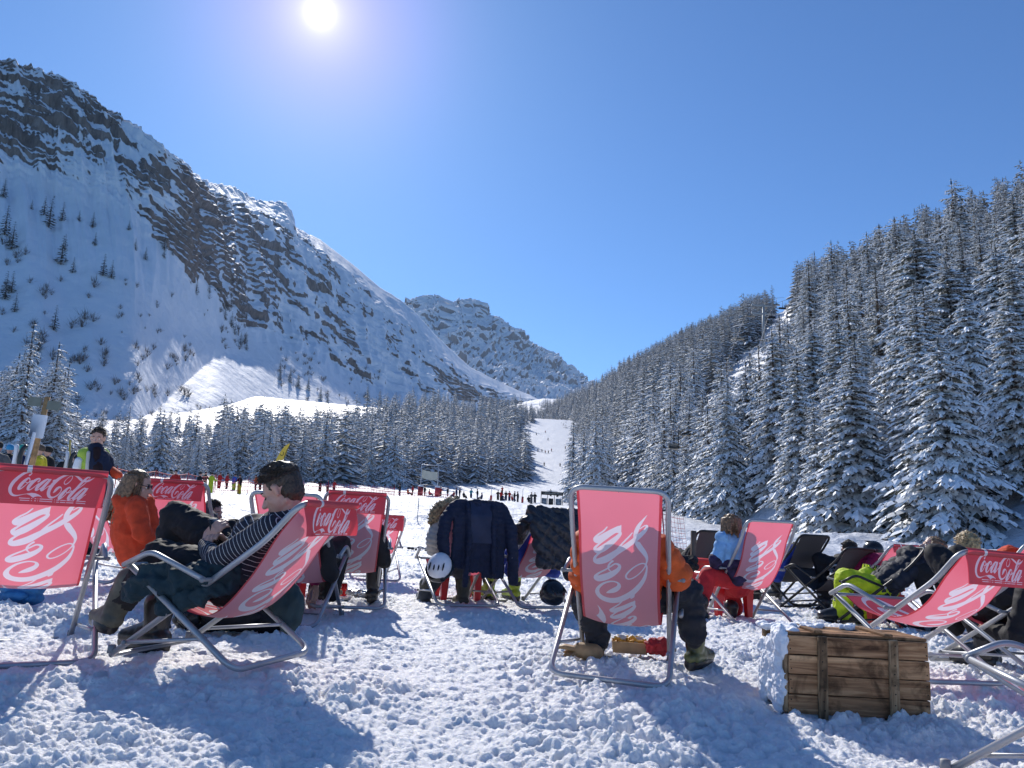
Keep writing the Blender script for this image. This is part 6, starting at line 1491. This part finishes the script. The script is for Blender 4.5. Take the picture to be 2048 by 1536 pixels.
q=MB(); p=gp(141,26); q.tube([p,p+np.array([-.25,0,2.1])],.028,8); tag(q.build('marker_pole',mat('yellow pole',(.60,.42,.08),rough=.5)),'thin yellow marker pole leaning left of the standing man','pole')
for px,d,lab in ((24,19,'pair of white skis standing upright left of the signpost'),(128,22,'pair of pale skis standing upright left of the standing man')):
    p=gp(px,d); r=empty('skis'); tag(r,lab,'skis')
    for g in(-1,1): q=MB(); q.tube(spline([p+(g*.05,0,0),p+(g*.06,0,1.0),p+(g*.05,.0,1.5),p+(g*.11,.06,1.68)],5),[.045]*15+[.02],8); q.build('ski',C_WHITE if g<0 else M_BOOT,r)
for px,d,h,lab in ((983,110,1.8,'slim red and white pole standing left of the seated line of skiers'),(1046,112,1.9,'slim red and white pole standing just left of the wooden sign')):
    p=gp(px,d); q=MB(); q.tube([p,p+(0,0,h*.55)],.16,8,m=0); q.tube([p+(0,0,h*.55),p+(0,0,h*1.2)],.05,6,m=1); tag(q.build('marker_pole',[mat('red pad',(.55,.05,.05)),C_WHITE]),lab,'pole')
def lift():
    # the chairlift climbing the cleared strip: points on the hillside by photo position
    HPf=HG.reshape(-1,3); v=HPf-np.array([0,0,CH]); z=v@FWD; X=1024+FPX*(v@RIGHT)/z; Y=768-FPX*(v@UP)/z
    def onhill(px,py): return HPf[int(np.argmin((X-px)**2+(Y-py)**2))]
    base=onhill(1526,700); d=math.hypot(base[0],base[1]); top=at(1524,612,d); Ht=top[2]-base[2]
    r=empty('lift_pylon'); tag(r,'grey chairlift pylon with crossarms rising from the cleared strip in the forest','pylon'); m=mat('galvanised pylon',(.35,.37,.38),rough=.5)
    q=MB(); q.tube([base-(0,0,1),base+(0,0,Ht)],[.55,.35],10); q.build('mast',m,r)
    for dz in(0,-2.6): q=MB(); q.box(base+np.array([0,0,Ht+dz]),(7.5,.5,.5)); q.build('crossarm',m,r)
    path=[at(1585,596,d*1.22),base+(0,0,Ht),at(1475,742,d*.72),at(1420,810,d*.5),at(1380,868,d*.36)]
    n=0
    for g in(-1,1):
        C_=spline([p+np.array([g*3.2*(.6 if i>2 else 1),0,0]) for i,p in enumerate(path)],24)
        q=MB(); q.tube(C_,.05,4,caps=False); tag(q.build('lift_cable',mat('cable steel',(.10,.10,.11),rough=.5)),('upper' if g>0 else 'lower')+' steel cable of the chairlift crossing the forest','cable')
        for k in range(8,len(C_)-6,9):
            p=C_[k]; s_=1.0; c=empty('lift_chair',loc=tuple(p)); tag(c,'small chairlift seat hanging from the cable above the cleared strip','lift chair','seats of the chairlift')
            q=MB(); q.tube([(0,0,0),(0,.2,-1.4),(0,0,-2.6)],.06,6); q.build('hanger',M_BLK,c)
            q=MB(); q.box((0,-.15,-2.8),(2.4*s_,.55,.10),bev=.03); q.box((0,.15,-2.45),(2.4*s_,.10,.65),bev=.03); q.build('bench',M_BLK if g>0 else mat('tan seat',(.38,.33,.26),rough=.6),c)
lift()
# bare bushes
def bushes():
    mb=mat('bare twigs frosted',(.17,.155,.15),rough=.9,nscale=.8,namp=.4); V=[];F=[];rr=random.Random(4)
    def bush(p,s,n):
        for _ in range(n):
            a=rr.uniform(0,6.28); e=rr.uniform(.5,1.5); L=s*rr.uniform(.5,1.1); d=np.array([math.cos(a)*math.cos(e),math.sin(a)*math.cos(e),math.sin(e)]); q=p+d*L*.5
            for tgt in range(3):
                d2=d+np.array([rr.gauss(0,.45),rr.gauss(0,.45),rr.gauss(0,.3)]); e2=q+d2*L*.55; w=s*.018; sd=np.cross(d2,[0,0,1.]); sd/=np.linalg.norm(sd)+1e-6
                b=len(V); V.extend([q-sd*w,q+sd*w,e2]); F.append((b,b+1,b+2))
            b=len(V); w=s*.025; V.extend([p+(w,0,0),p+(-w,0,0),q]); F.append((b,b+1,b+2))
    def near(px,py): k=int(np.argmin((LX-px)**2+(LY-py)**2)); return LP[k]
    reg=[((60,190),(560,810),60,26),((190,390),(690,800),75,24),((0,60),(480,700),20,22),((230,420),(560,700),26,14),((130,640),(830,900),90,16),((560,760),(720,850),50,16),((440,500),(560,700),50,20),((560,720),(700,760),30,12)]
    for (x0,x1),(y0,y1),n,hp in reg:
        for _ in range(n):
            px,py=rr.uniform(x0,x1),rr.uniform(y0,y1); 
            if y0<820 and fbm(np.array([px/70.]),np.array([py/60.]),o=2)[0]<-.12: continue
            p=near(px,py); d=np.linalg.norm(p); bush(p,hp*rr.uniform(.3,.85)*d/FPX,22)
    for _ in range(150): # valley floor scrub
        px=rr.uniform(120,720); d=rr.uniform(150,330); bush(gp(px,d,-.1),rr.uniform(1.0,2.6),18)
    for _ in range(230):
        px=rr.uniform(120,760); bush(gp(px,rr.uniform(230,470)+max(0,px-450)*.3,-.1),rr.uniform(1.4,3.6),20)
    HPf=HG.reshape(-1,3); v=HPf-np.array([0,0,CH]); z=v@FWD; X=1024+FPX*(v@RIGHT)/z; Y=768-FPX*(v@UP)/z
    for _ in range(110):
        px,py=rr.uniform(1550,1760),rr.uniform(590,740); k=int(np.argmin((X-px)**2+(Y-py)**2)); p=HPf[k]; bush(p,rr.uniform(2.0,4.0),26)
    o=link('bare_bushes',mesh_np('bare_bushes',V,tris=F,mats=[mb],smooth=False)); tag(o,'bare frosted bushes scattered over the snowy slopes','bushes',kind='stuff')
bushes()
q=MB(); rr=random.Random(3)
for i in range(9): p=gnd(818+i*7,1097+rr.uniform(-2,4),.03); q.ball(p,(.05*rr.uniform(.5,1.3),.04,.03),8,6)
tag(q.build('fallen_rope_lumps',mat('dark fir litter',(.03,.03,.035),rough=.8)),'dark clumps of fir litter along a rope on the snow','litter',kind='stuff')
q=MB(); q.tube([gnd(760+i*22,1090+ i*1.6,.05+.02*math.sin(i)) for i in range(9)],.006,5); tag(q.build('rope',mat('grey rope',(.20,.20,.21))),'thin dark rope lying across the snow behind the small far chair','rope')

def haze(dens):
    me=bpy.data.meshes.new('haze'); b=MB(); b.box((0,1500,260),(4200,3400,620)); o=b.build('haze',[],None,smooth=False)
    m=bpy.data.materials.new('valley air'); m.use_nodes=True; t=m.node_tree; t.nodes.remove(t.nodes['Principled BSDF']); v=t.nodes.new('ShaderNodeVolumePrincipled'); v.inputs['Color'].default_value=(.75,.86,1,1); v.inputs['Density'].default_value=dens; t.links.new(v.outputs[0],t.nodes['Material Output'].inputs['Volume'])
    o.data.materials.append(m); tag(o,'thin blue air in the valley','haze',kind='stuff')
if HAZE: haze(HAZE)
